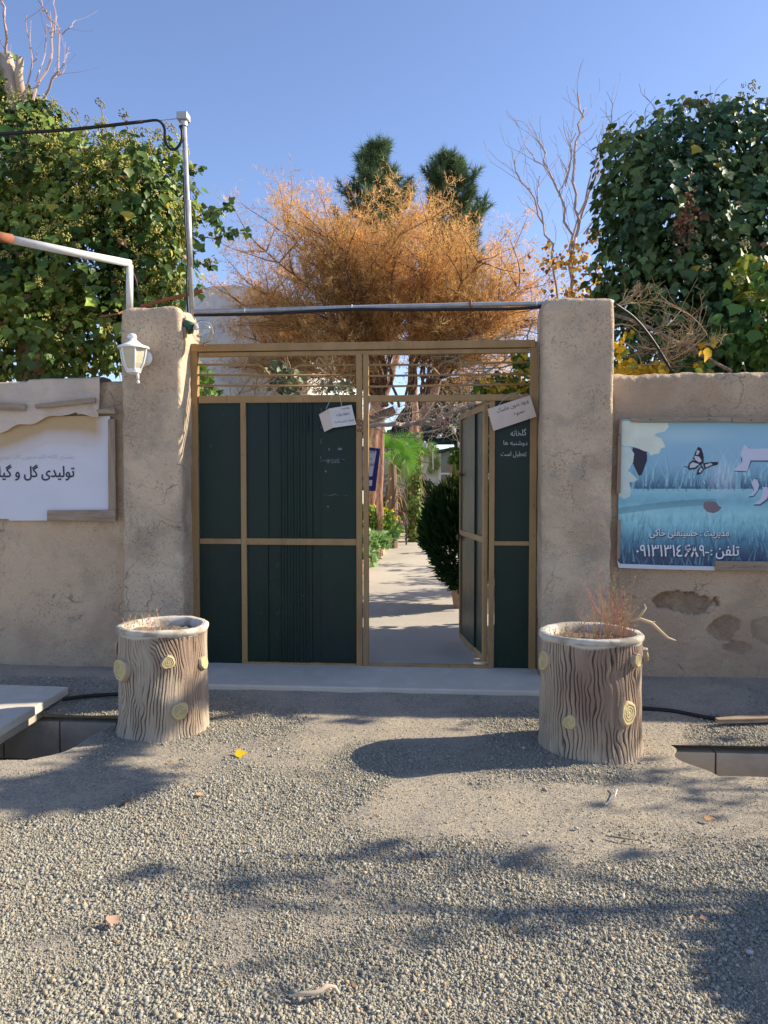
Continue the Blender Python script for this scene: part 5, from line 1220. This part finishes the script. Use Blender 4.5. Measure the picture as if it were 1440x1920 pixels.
bushy('leafy_plant', 'grey green leafy plant, nearest of the row beside the path', 'plant', bc(686, 1050, 7.4, 0), (.35, .5, .22), 900, .085, (.12, .28, .08), (.40, .52, .26), 2, .4)
bushy('leafy_plant', 'pale green leafy plant, second of the row beside the path', 'plant', bc(704, 1022, 8.6, 0), (.38, .5, .24), 1100, .09, (.12, .28, .08), (.42, .54, .26), 3, .4)
bushy('leafy_plant', 'green leafy plant beside the purple flowers', 'plant', bc(728, 1005, 10.2, 0), (.34, .6, .28), 1100, .08, (.06, .16, .05), (.2, .34, .14), 4, .4)
bushy('flowering_plant', 'small clump of purple flowers by the edging bricks', 'plant', bc(754, 989, 12.5, 0), (.20, .3, .12), 500, .06, (.08, .16, .06), (.25, .22, .2), 5, .5, flowers=((.45, .12, .36), 70, .035))
bushy('low_shrub', 'bright lime green tuft behind the purple flowers', 'shrub', bc(757, 965, 14.5, 0), (.25, .4, .35), 800, .09, (.07, .18, .03), (.22, .38, .07), 6, .6)
bushy('low_shrub', 'dark green low shrub further along the brick edging', 'shrub', bc(772, 957, 16, 0), (.45, .8, .38), 1200, .10, (.025, .08, .03), (.06, .14, .05), 7, .6)
bushy('low_shrub', 'brown green rounded shrub beside the pink tree trunk', 'shrub', bc(738, 960, 12.5, 0), (.42, .4, .38), 1200, .07, (.08, .075, .035), (.16, .13, .06), 8, .6)
bushy('low_shrub', 'dark rounded bush at the far end of the path by the greenhouse wall', 'shrub', bc(797, 928, 16.8, 0), (.42, .5, .45), 1200, .10, (.012, .035, .015), (.03, .06, .025), 9, .5)
bushy('low_shrub', 'small light green plants at the far end of the brick edging', 'shrub', bc(788, 948, 17.2, 0), (.45, .5, .2), 600, .09, (.06, .15, .04), (.2, .3, .1), 10, .5)
bushy('hedge', 'dim tangled brown hedge behind the palms', 'hedge', bc(700, 890, 19, 0), (2.1, .9, 1.5), 4200, .13, (.035, .035, .02), (.10, .085, .05), 11, .2)
bushy('hedge', 'green shrubbery right of the greenhouse door', 'hedge', bc(905, 880, 15.5, 0), (.75, .6, 1.0), 2200, .11, (.03, .08, .02), (.10, .17, .03), 12, .2)
for k_, (px_, py_, Y_) in enumerate(((741, 998, 11.2), (765, 982, 13.6), (779, 970, 16.2))):
    bushy('low_shrub', ['small fresh green clump just past the yellow flowers', 'second small green clump past the yellow flowers', 'third small green clump past the yellow flowers'][k_], 'shrub', bc(px_, py_, Y_, 0), (.26, .5, .22), 700, .075, (.08, .2, .04), (.26, .40, .10), 80 + k_, .5)
# thuja right of the path
tc_ = at(868, 1003, 3.1)
th = bushy('thuja_bush', 'dense dark thuja bush in a pot, right of the path behind the open door', 'bush', (tc_.x + .02, tc_.y, tc_.z), (.50, .48, .66), 15000, .075, (.012, .04, .012), (.035, .085, .02), 14, .9, tmpl=NEEDF)
rs = np.random.RandomState(4); n = 9000; d = rs.randn(n, 3); d /= np.linalg.norm(d, axis=1)[:, None]
P = np.array([0, 0, tc_.z]) + d * [.47, .45, .66] * (.72 + .36 * rs.rand(n, 1) ** .6); P[:, 0] *= 1 - .25 * np.clip((tc_.z - P[:, 2]) / .6, 0, 1)
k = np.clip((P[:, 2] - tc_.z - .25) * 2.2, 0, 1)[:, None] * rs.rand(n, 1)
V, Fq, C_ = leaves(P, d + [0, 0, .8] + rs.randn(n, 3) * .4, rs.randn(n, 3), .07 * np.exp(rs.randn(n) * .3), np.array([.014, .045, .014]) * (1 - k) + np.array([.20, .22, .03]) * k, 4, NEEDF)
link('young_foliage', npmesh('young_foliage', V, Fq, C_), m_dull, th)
pot = MB(); pot.lathe((0, 0, 0), [(.001, 0), (.13, 0), (.17, .24), (.18, .24), (.18, .28), (.16, .28), (.15, .2), (.001, .2)], 20); o = pot.build('pot', m_brick, th, smooth=False)
mb = MB(); mb.tube([(0, 0, .2), (0, 0, .7)], .02, 6, c=(.2, .14, .1)); mb.build('trunk', m_twig, th, cols=True)
pp = grd(853, 1112, 0); MB().box((pp.x - .03, pp.y - .02, 0), (pp.x + .0, pp.y + .02, .33)).build('stake', m_rust, label='thin brown stake standing beside the thuja pot', cat='stake')
pp = grd(866, 1135, 0); MB().lathe((pp.x + .05, pp.y, 0), [(.001, 0), (.08, 0), (.11, .19), (.12, .19), (.12, .22), (.10, .22), (.001, .2)], 16).build('flower_pot', mat('yellow_clay', (.50, .36, .16), .8), label='small ochre clay pot half hidden by the open door', cat='pot')

# sign on stick above the thuja
sp = thing('stick_sign', 'small pale wooden sign on a stick above the thuja bush', 'sign')
mb = MB(); ys = 4.4; mb.pbox(834, 871, 855, 886, ys, .02); mb.build('board', mat('pale_wood', (.50, .38, .27), .85, [((.38, .27, .18), 20, .45, .6, .7)], stretch=(1, 1, 6)), sp)
MB().tube([at(845, 884, ys + .03), at(847, 1000, ys + .03)], .011, 6).build('stick', m_wood, sp)
# palms
def palm(px, py, Y, r, nf, label, seed, trunk=True, dead=True, grp=None):
    q = random.Random(seed); rs = np.random.RandomState(seed); c = at(px, py, Y); T = thing('fan_palm', label, 'palm', grp, (c.x, c.y, pz(c.y))); cz_ = c.z - pz(c.y)
    mb = MB(); mb.tube([(0, 0, 0), (.02, 0, cz_ * .5), (0, 0, cz_)], [.13, .11, .09], 10, c=(.17, .12, .08)); mb.build('trunk', m_twig, T, cols=True)
    mb = MB(); FV = MB()
    for k in range(nf):
        a = q.uniform(0, 6.28); el = q.uniform(-.5, 1.3); d = Vector((math.cos(a) * math.cos(el), math.sin(a) * math.cos(el), math.sin(el)))
        st = Vector((0, 0, cz_)); e = st + d * r * q.uniform(.45, .6) + Vector((0, 0, .04)); mb.tube([st, st.lerp(e, .5) + Vector((0, 0, .03)), e], .009, 4, c=(.16, .24, .06))
        L_ = r * q.uniform(.55, .7); up_ = Vector((0, 0, 1)); sdv = d.cross(Vector((q.gauss(0, .6), -1, q.gauss(.1, .5)))).normalized(); n2 = sdv.cross(d).normalized()
        cc = (.15, .36, .05) if el > -.1 else (.16, .21, .07)
        for j in range(30):
            th_ = (j - 14.5) / 14.5 * 1.75; dd = (d * math.cos(th_) + sdv * math.sin(th_)).normalized(); wv = (dd.cross(n2)).normalized() * L_ * .021
            m1 = e + dd * L_ * .55 + n2 * .01; t1_ = e + dd * L_ * (.98 - .12 * abs(th_)) + Vector((0, 0, -.06 * L_)) 
            c1_ = tuple(x * q.uniform(.7, 1.4) for x in cc)
            FV.add([e, m1 - wv, t1_, m1 + wv], [(0, 1, 2), (0, 2, 3)], c1_)
    mb.build('leaf_stalk', m_twig, T, cols=True); FV.build('fronds', m_leaf, T, cols=True)
    if dead:
        D_ = MB()
        for k in range(40):
            a = q.uniform(0, 6.28); p = Vector((math.cos(a) * .1, math.sin(a) * .1, cz_ * q.uniform(.35, .9))); d = Vector((math.cos(a), math.sin(a), -.3)); 
            D_.tube([p, p + d * .18, p + d * .28 + Vector((0, 0, -.2))], [.012, .02, .002], 4, c=(.20, .14, .09))
        D_.build('dead_fronds', m_twig, T, cols=True)
palm(735, 872, 10.5, .74, 13, 'nearer fan palm with bright green fronds left of the path', 3)
palm(775, 866, 13.0, .72, 11, 'smaller darker fan palm behind the bright one', 4)

# trunks
def trunk_tree(pts, Y, r, label, seed, col=(.40, .24, .17), ivyc=None):
    T = thing('tree_trunk', label, 'tree trunk'); q = random.Random(seed); P_ = [at(x, y, Y) for x, y in pts]; P_[0].z = pz(Y); mb = MB()
    pp = []
    for a_, b_ in zip(P_, P_[1:]):
        for j in range(6): pp.append(a_.lerp(b_, j / 6) + Vector((q.gauss(0, .012), q.gauss(0, .012), 0)))
    pp.append(P_[-1]); n = len(pp)
    mb.tube(pp, [r * (1.15 - .3 * i / n + q.uniform(-.08, .08)) for i in range(n)], 12, c=col); mb.build('trunk', m_pinkbark, T, smooth=True)
    if ivyc:
        rs = np.random.RandomState(seed); m = 1500; t = rs.rand(m); zz_ = P_[0].z + t * 2.6; a = rs.rand(m) * 6.28; rr = r * 1.1 + .10 * rs.rand(m)
        P = np.stack([P_[0].x + np.cos(a) * rr, P_[0].y + np.sin(a) * rr, zz_], 1); d = np.stack([np.cos(a), np.sin(a), a * 0 + .2], 1)
        V, Fq, C_ = leaves(P, rs.randn(m, 3) * .5 + [0, 0, -1], d + rs.randn(m, 3) * .4, .08 * np.exp(rs.randn(m) * .3), np.array(ivyc) * np.exp(rs.randn(m, 1) * .35), seed)
        link('ivy', npmesh('ivy', V, Fq, C_), m_dull, T)
trunk_tree([(711, 1000), (712, 900), (716, 800), (712, 640)], 9.0, .065, 'pinkish brown tree trunk beside the blue framed sign', 4)
trunk_tree([(776, 1000), (776, 860), (778, 780), (772, 600)], 12.0, .085, 'slim pale trunk with ivy around its foot beyond the palms', 6, ivyc=(.16, .22, .06))
trunk_tree([(697, 1000), (698, 900), (705, 800), (735, 700), (750, 640)], 9.8, .075, 'thick rough trunk forking upwards at the left edge of the doorway', 9, col=(.3, .2, .15))
# blue framed sign
bs = thing('framed_sign', 'white sign in a dark blue border hanging left of the path', 'sign')
mb = MB(); mb.quadprism([at(670, 836, 5.0), at(713, 841, 5.0), at(704, 921, 5.0), at(670, 919, 5.0)], (0, 1, 0), .012); mb.build('border', m_blue, bs)
mb = MB(); mb.quadprism([at(672, 843, 4.99), at(706, 846, 4.99), at(698, 893, 4.99), at(672, 894, 4.99)], (0, 1, 0), .006); mb.quadprism([at(672, 901, 4.99), at(698, 900, 4.99), at(697, 911, 4.99), at(672, 912, 4.99)], (0, 1, 0), .006); mb.build('face', m_hem, bs)
text('writing', 'ورود', (692, 845, 703, 850), 4.985, m_marker, bs, off=-.004); text('writing', 'لطفا ماسک', (676, 867, 702, 873), 4.985, m_marker, bs, off=-.004); text('writing', 'ورود', (690, 858, 697, 862), 4.985, m_marker, bs, off=-.004)
MB().tube([at(682, 836, 5), at(690, 800, 5), at(697, 838, 5)], .004, 4).build('string', m_straw, bs)
# vine over the path with paper lamps
VP = thing('vine_branch', 'twisted grey vine branch stretching across above the path', 'vine')
mb = MB(); q = random.Random(31); YV = 3.6
for pts, r in (([(640, 805), (690, 798), (740, 797), (780, 793), (815, 795), (840, 775), (880, 760), (930, 742)], .03), ([(775, 793), (800, 786), (822, 788), (832, 784)], .018), ([(770, 818), (800, 810), (825, 806), (850, 795), (880, 785)], .012), ([(690, 790), (740, 778), (800, 770), (850, 760)], .010), ([(700, 800), (740, 820), (790, 822)], .008), ([(850, 765), (856, 752), (870, 742)], .010)):
    P_ = [at(x, y, YV + q.gauss(0, .05)) for x, y in pts]; pp = []
    for a_, b_ in zip(P_, P_[1:]):
        for j in range(4): pp.append(a_.lerp(b_, j / 4) + Vector((q.gauss(0, .008), q.gauss(0, .02), q.gauss(0, .006))))
    pp.append(P_[-1]); mb.tube(pp, r, 7, c=(.42, .36, .30))
    for i in range(1, len(pp), 1):
        branch(mb, pp[i], Vector((q.gauss(0, .8), q.gauss(0, .6), q.gauss(.1, .8))), q.uniform(.15, .42), .004, 1, q, (.48, .38, .27), kids=3, up=-.05, spread=.9, wob=.2, rmin=.0018)
mb.build('stem', m_twig, VP, smooth=False, cols=True)
mb = MB()
for k in range(420):
    x = q.uniform(640, 1000); p = at(x, q.uniform(740, 790) if x < 880 else q.uniform(700, 745), 4.0 + q.gauss(0, .5)); d = Vector((q.gauss(0, .5), q.gauss(0, .5), -.6)); pts = [p]
    for s in range(4): d = (d + Vector((q.gauss(0, .4), q.gauss(0, .4), q.gauss(0, .2)))).normalized(); pts.append(pts[-1] + d * q.uniform(.03, .08))
    mb.tube(pts, [.0025, .0022, .002, .0015, .001], 3, cap=False, c=(.46 * q.uniform(.5, 1.2), .35 * q.uniform(.5, 1.2), .24))
mb.build('tendrils', m_twig, VP, cols=True)['kind'] = 'stuff'
bulb = None
bl_lab = ['white bulb holder hanging at the left end of the light string', 'white bulb holder hanging upper middle above the path', 'highest white bulb holder of the string near the open door', 'lowest right white bulb holder beside the open door top']
for (x, y, r_), lab in zip(((797, 832, .3), (826, 816, -.9), (851, 805, .2), (861, 834, .5)), bl_lab):
    p = at(x, y, 3.4); T = thing('hanging_bulb', lab, 'light bulb', 'white bulbs strung over the path', p)
    mb = MB(); ax = Vector((math.sin(r_), 0, -math.cos(r_))); mb.lathe((0, 0, 0), [(.001, -.035), (.012, -.034), (.013, -.01), (.026, .008), (.024, .026), (.010, .050), (.001, .062)], 7, ax=ax); mb.build('bulb', m_plastic, T)
    MB().tube([(0, 0, .03), (-.01, 0, .07), (.01, 0, .14)], .003, 4).build('wire', m_black, T)
T = thing('garden_lamp', 'small white mushroom shaped garden lamp above the palms', 'lamp'); p = at(762, 838, 11.2)
MB().lathe(p, [(.001, .1), (.05, .09), (.10, .0), (.09, -.03), (.07, -.10), (.001, -.12)], 14).build('shade', m_plastic, T, smooth=True); MB().tube([p, (p.x, p.y, pz(p.y))], .02, 6).build('post', m_black, T)
T = thing('light_string', 'loop of cord with white clip hanging below the vine', 'cord'); MB().tube([at(808, 846, 3.7), at(804, 838, 3.7), at(809, 831, 3.7), at(815, 838, 3.7), at(811, 848, 3.7), at(812, 880, 3.7)], .004, 5).build('cord', m_plastic, T)

# yellowing vine seen through the top right of the gate
YV = thing('yellowing_vine', 'green and yellow vine leaves seen through the grille at the right of the gate', 'vine')
rs = np.random.RandomState(27); L_ = []
for cx, cy, sx, sy, n in ((985, 690, 16, 20, 130), (945, 715, 25, 12, 110), (915, 728, 20, 8, 60), (990, 730, 10, 8, 50), (970, 665, 12, 10, 30)):
    L_ += [list(at(cx + rs.randn() * sx * .7, cy + rs.randn() * sy * .7, 1.3 + rs.randn() * .15)) for _ in range(n)]
P = np.array(L_); n = len(P); k = (rs.rand(n, 1) < .4); col = np.where(k, np.array([.62, .40, .04]), np.array([.10, .17, .03])) * np.exp(rs.randn(n, 1) * .25)
V, Fq, C_ = leaves(P, rs.randn(n, 3) * .5 + [0, 0, -1], rs.randn(n, 3) * .4 + [.4, -1, .3], .05 * np.exp(rs.randn(n) * .3), col, 7); link('leaf', npmesh('leaf', V, Fq, C_), m_dull, YV)['kind'] = 'stuff'
mb = MB(); q = random.Random(15)
for x, y, x2, y2 in ((1010, 640, 900, 745), (1010, 720, 870, 735), (1000, 600, 960, 740), (1010, 640, 880, 690), (960, 620, 840, 700)): branch(mb, at(x, y, 1.5), at(x2, y2, 1.4) - at(x, y, 1.5), (at(x2, y2, 1.4) - at(x, y, 1.5)).length, .012, 2, q, (.36, .28, .20), kids=6, up=0, spread=1, shrink=.4, rmin=.002)
mb.build('stem', m_twig, YV, cols=True)
# small plant behind the left of the grille
SH = thing('garden_shrub', 'green leafy shrub with twigs seen through the left end of the grille', 'shrub')
rs = np.random.RandomState(37); L_ = []
for cx, cy, sx, sy, n in ((383, 720, 10, 16, 60), (378, 690, 5, 10, 16), (540, 720, 20, 18, 140), (520, 690, 14, 10, 50), (625, 730, 20, 6, 50), (400, 738, 14, 6, 30)):
    L_ += [list(at(cx + rs.randn() * sx * .7, cy + rs.randn() * sy * .7, 2.2 + rs.randn() * .15)) for _ in range(n)]
P = np.array(L_); n = len(P); col = np.where(P[:, :1] < at(430, 700, 2.2).x, np.array([.18, .30, .05]), np.array([.13, .15, .08])) * np.exp(rs.randn(n, 1) * .3)
V, Fq, C_ = leaves(P, rs.randn(n, 3) * .5 + [0, 0, .3], rs.randn(n, 3) * .4 + [.4, -1, .3], .06 * np.exp(rs.randn(n) * .3), col, 7); link('leaf', npmesh('leaf', V, Fq, C_), m_leaf, SH)['kind'] = 'stuff'
mb = MB(); q = random.Random(16)
for x, y, x2, y2 in ((380, 800, 382, 700), (540, 800, 530, 690), (560, 800, 600, 700), (470, 800, 450, 720), (640, 800, 650, 690), (400, 760, 520, 725)): branch(mb, at(x, y, 2.3), at(x2, y2, 2.3) - at(x, y, 2.3), (at(x2, y2, 2.3) - at(x, y, 2.3)).length, .010, 2, q, (.30, .23, .17), kids=5, up=0.05, spread=1, shrink=.5, rmin=.002)
mb.build('stem', m_twig, SH, cols=True)

# ------------------------------------------------------------------ forecourt bits
T = thing('concrete_slab', 'thick concrete slab bridging the ditch at the far left', 'slab')
mb = MB(); zt_ = .015
mb.quadprism([(-4.2, -2.30, zt_), (-2.66, -2.22, zt_), (-2.72, -.86, zt_), (-4.2, -.80, zt_)], (0, 0, -1), .06); mb.build('slab_top', m_conc, T, bevel=.008)
mb = MB(); mb.quadprism([(-4.2, -2.26, zt_ - .061), (-2.70, -2.18, zt_ - .061), (-2.76, -.9, zt_ - .061), (-4.2, -.86, zt_ - .061)], (0, 0, -1), .07); mb.build('slab_base', m_block, T, bevel=.008)
mb = MB(); mb.tube(cr([grd(1190, 1327, -.04), grd(1260, 1333, -.045), grd(1330, 1346, -.05), grd(1390, 1350, -.05), grd(1470, 1351, -.05)]), .014, 10)
mb.build('hose', m_black, smooth=True, label='black hose running along the ground right of the right planter', cat='hose')
mb = MB(); mb.tube(cr([grd(118, 1311, -.02), grd(165, 1305, -.03), grd(215, 1302, -.03), grd(235, 1302, -.03)]), .014, 10)
mb.build('hose', m_black, smooth=True, label='short stretch of black hose between the slab and the left planter', cat='hose')
mb = MB(); mb.quadprism([grd(1340, 1345, -.02), grd(1480, 1334, -.02), grd(1480, 1345, -.02), grd(1345, 1349, -.02)], (0, 0, -1), .03); mb.build('plank', m_wood, label='weathered plank lying by the black hose at the right', cat='plank', bevel=.004)
mb = MB(); mb.tube([grd(546, 1867, -.07), grd(565, 1863, -.062), grd(590, 1862, -.06), grd(604, 1856, -.055), grd(612, 1849, -.05), grd(628, 1851, -.06), grd(636, 1862, -.07)], [.004, .007, .008, .008, .009, .007, .004], 7, c=(.58, .45, .32))
mb.tube([grd(612, 1849, -.05), grd(622, 1856, -.06)], [.006, .003], 6, c=(.5, .38, .27)); mb.build('fallen_twig', m_twig, smooth=True, cols=True, label='pale crooked twig lying on the gravel at the bottom', cat='twig')
mb = MB(); mb.tube([grd(1135, 1508, -.07), grd(1152, 1496, -.06), grd(1157, 1480, -.068), grd(1150, 1474, -.07)], .0035, 6, c=(.6, .57, .52)); mb.build('string_bit', m_twig, cols=True, label='scrap of pale string on the gravel below the right planter', cat='string')
mb = MB(); mb.tube([grd(1135, 1567, -.07), grd(1165, 1571, -.066), grd(1203, 1577, -.07)], [.003, .005, .002], 6, c=(.25, .2, .16)); mb.build('fallen_twig', m_twig, cols=True, label='thin dark twig lying on sandy ground at the right', cat='twig')
def gleaf(px, py, size, c, lab, seed):
    rs = np.random.RandomState(seed); p = np.array([list(grd(px, py, -.065))]); V, Fq, C_ = leaves(p, np.array([[rs.randn(), rs.randn(), .15]]), np.array([[.3, -.3, 1.0]]), np.array([size]), np.array([c]), seed)
    link('fallen_leaf', npmesh('fallen_leaf', V, Fq, C_), m_dull, label=lab, cat='leaf')
gleaf(440, 1414, .075, (.80, .55, .02), 'bright yellow fallen leaf on the gravel in front of the left planter', 3)
gleaf(230, 1503, .07, (.16, .11, .08), 'dark brown curled leaf on the gravel at the left', 5)
gleaf(376, 1492, .04, (.6, .38, .22), 'small orange leaf scrap on the gravel near the left', 6)
gleaf(1320, 1533, .05, (.6, .34, .15), 'orange brown leaf on the gravel at the far right', 7)
gleaf(206, 1732, .05, (.5, .33, .24), 'tan leaf on the gravel at the lower left', 8)
gleaf(206, 1457, .045, (.45, .3, .24), 'reddish leaf crumb below the left planter', 9)
lf0 = None; q = random.Random(90)      # crumbs of dry leaf, all alike
for k in range(22):
    px_, py_ = q.uniform(60, 1400), q.uniform(1400, 1900)
    if lf0 is None:
        V, Fq, C_ = leaves(np.zeros((1, 3)), np.array([[1, 0, .2]]), np.array([[0, 0, 1.0]]), np.array([.022]), np.array([[.34, .20, .11]]), 3)
        lf0 = link('leaf_crumb', npmesh('leaf_crumb', V, Fq, C_), m_dull, label='tiny brown crumb of dry leaf lying on the gravel', cat='leaf', group='dry leaf crumbs scattered over the gravel'); o = lf0
    else: o = lf0.copy(); COL.objects.link(o)
    g_ = grd(px_, py_, -.07); o.location = (g_.x, g_.y, float(gz(np.array([g_.x, g_.y, 0]))) + .012); o.rotation_euler = (q.gauss(0, .4), q.gauss(0, .4), q.uniform(0, 6)); o.scale = (q.uniform(.7, 1.4),) * 3
def rock(px, py, r, c, lab, seed):
    rs = np.random.RandomState(seed); t = (1 + 5 ** .5) / 2
    ico = np.array([(-1, t, 0), (1, t, 0), (-1, -t, 0), (1, -t, 0), (0, -1, t), (0, 1, t), (0, -1, -t), (0, 1, -t), (t, 0, -1), (t, 0, 1), (-t, 0, -1), (-t, 0, 1)], float) / 1.9
    icf = np.array([(0, 11, 5), (0, 5, 1), (0, 1, 7), (0, 7, 10), (0, 10, 11), (1, 5, 9), (5, 11, 4), (11, 10, 2), (10, 7, 6), (7, 1, 8), (3, 9, 4), (3, 4, 2), (3, 2, 6), (3, 6, 8), (3, 8, 9), (4, 9, 5), (2, 4, 11), (6, 2, 10), (8, 6, 7), (9, 8, 1)])
    V = ico * (1 + (rs.rand(12, 1) - .5) * .4) * np.array([1, .8, .7]) * r + np.array(grd(px, py, -.07)); o = link('stone', npmesh('stone', V, icf, np.tile(c, (12, 1))), m_stone, label=lab, cat='stone')
    s = o.modifiers.new('sub', 'SUBSURF'); s.levels = s.render_levels = 1
rock(1406, 1785, .017, (.42, .40, .40), 'largest pale grey stone, in the shadow at the lower right', 1)
rock(797, 1896, .013, (.45, .30, .19), 'orange brown stone at the bottom edge', 2)
rock(1080, 1553, .015, (.40, .37, .33), 'grey stone in the middle of the gravel, right half', 3)
rock(208, 1735, .010, (.48, .35, .26), 'tan stone at the lower left', 4)
rock(990, 1562, .014, (.5, .47, .43), 'pale stone standing out in the gravel right of centre', 5)

# ------------------------------------------------------------------ across the lane, right of the frame: a tree and an added stand-in shape that throw shadows
ST = thing('street_tree', 'half bare street tree standing outside the picture to the right', 'tree')
mb = MB(); q = random.Random(51); tips = []
branch(mb, (6.9, -1.7, -.1), (0, 0, 1), 2.6, .10, 4, q, (.3, .24, .2), kids=4, up=.12, spread=.8, shrink=.68, tips=tips, rmin=.004)
mb.build('trunk', m_twig, ST, cols=True)
rs = np.random.RandomState(3); TP = np.array([tuple(p) for t in tips for p in t[2:]]); sel = rs.rand(len(TP)) < .15; P = np.repeat(TP[sel], 2, 0) + rs.randn(sel.sum() * 2, 3) * .05; n = len(P)
V, Fq, C_ = leaves(P, rs.randn(n, 3) + [0, 0, -.6], rs.randn(n, 3), .10 * np.exp(rs.randn(n) * .2), np.array([.2, .22, .05]) * np.exp(rs.randn(n, 1) * .3), 2); link('crown', npmesh('crown', V, Fq, C_), m_dull, ST)
bushy('shadow_caster', 'rounded leafy shape added out of view to throw the lower right shadow', 'shrub', (4.22, -3.05, .75), (.72, .62, 1.0), 17000, .13, (.02, .06, .02), (.05, .1, .03), 71, .3)  # stand-in for an unknown unseen object, added only for its shadow
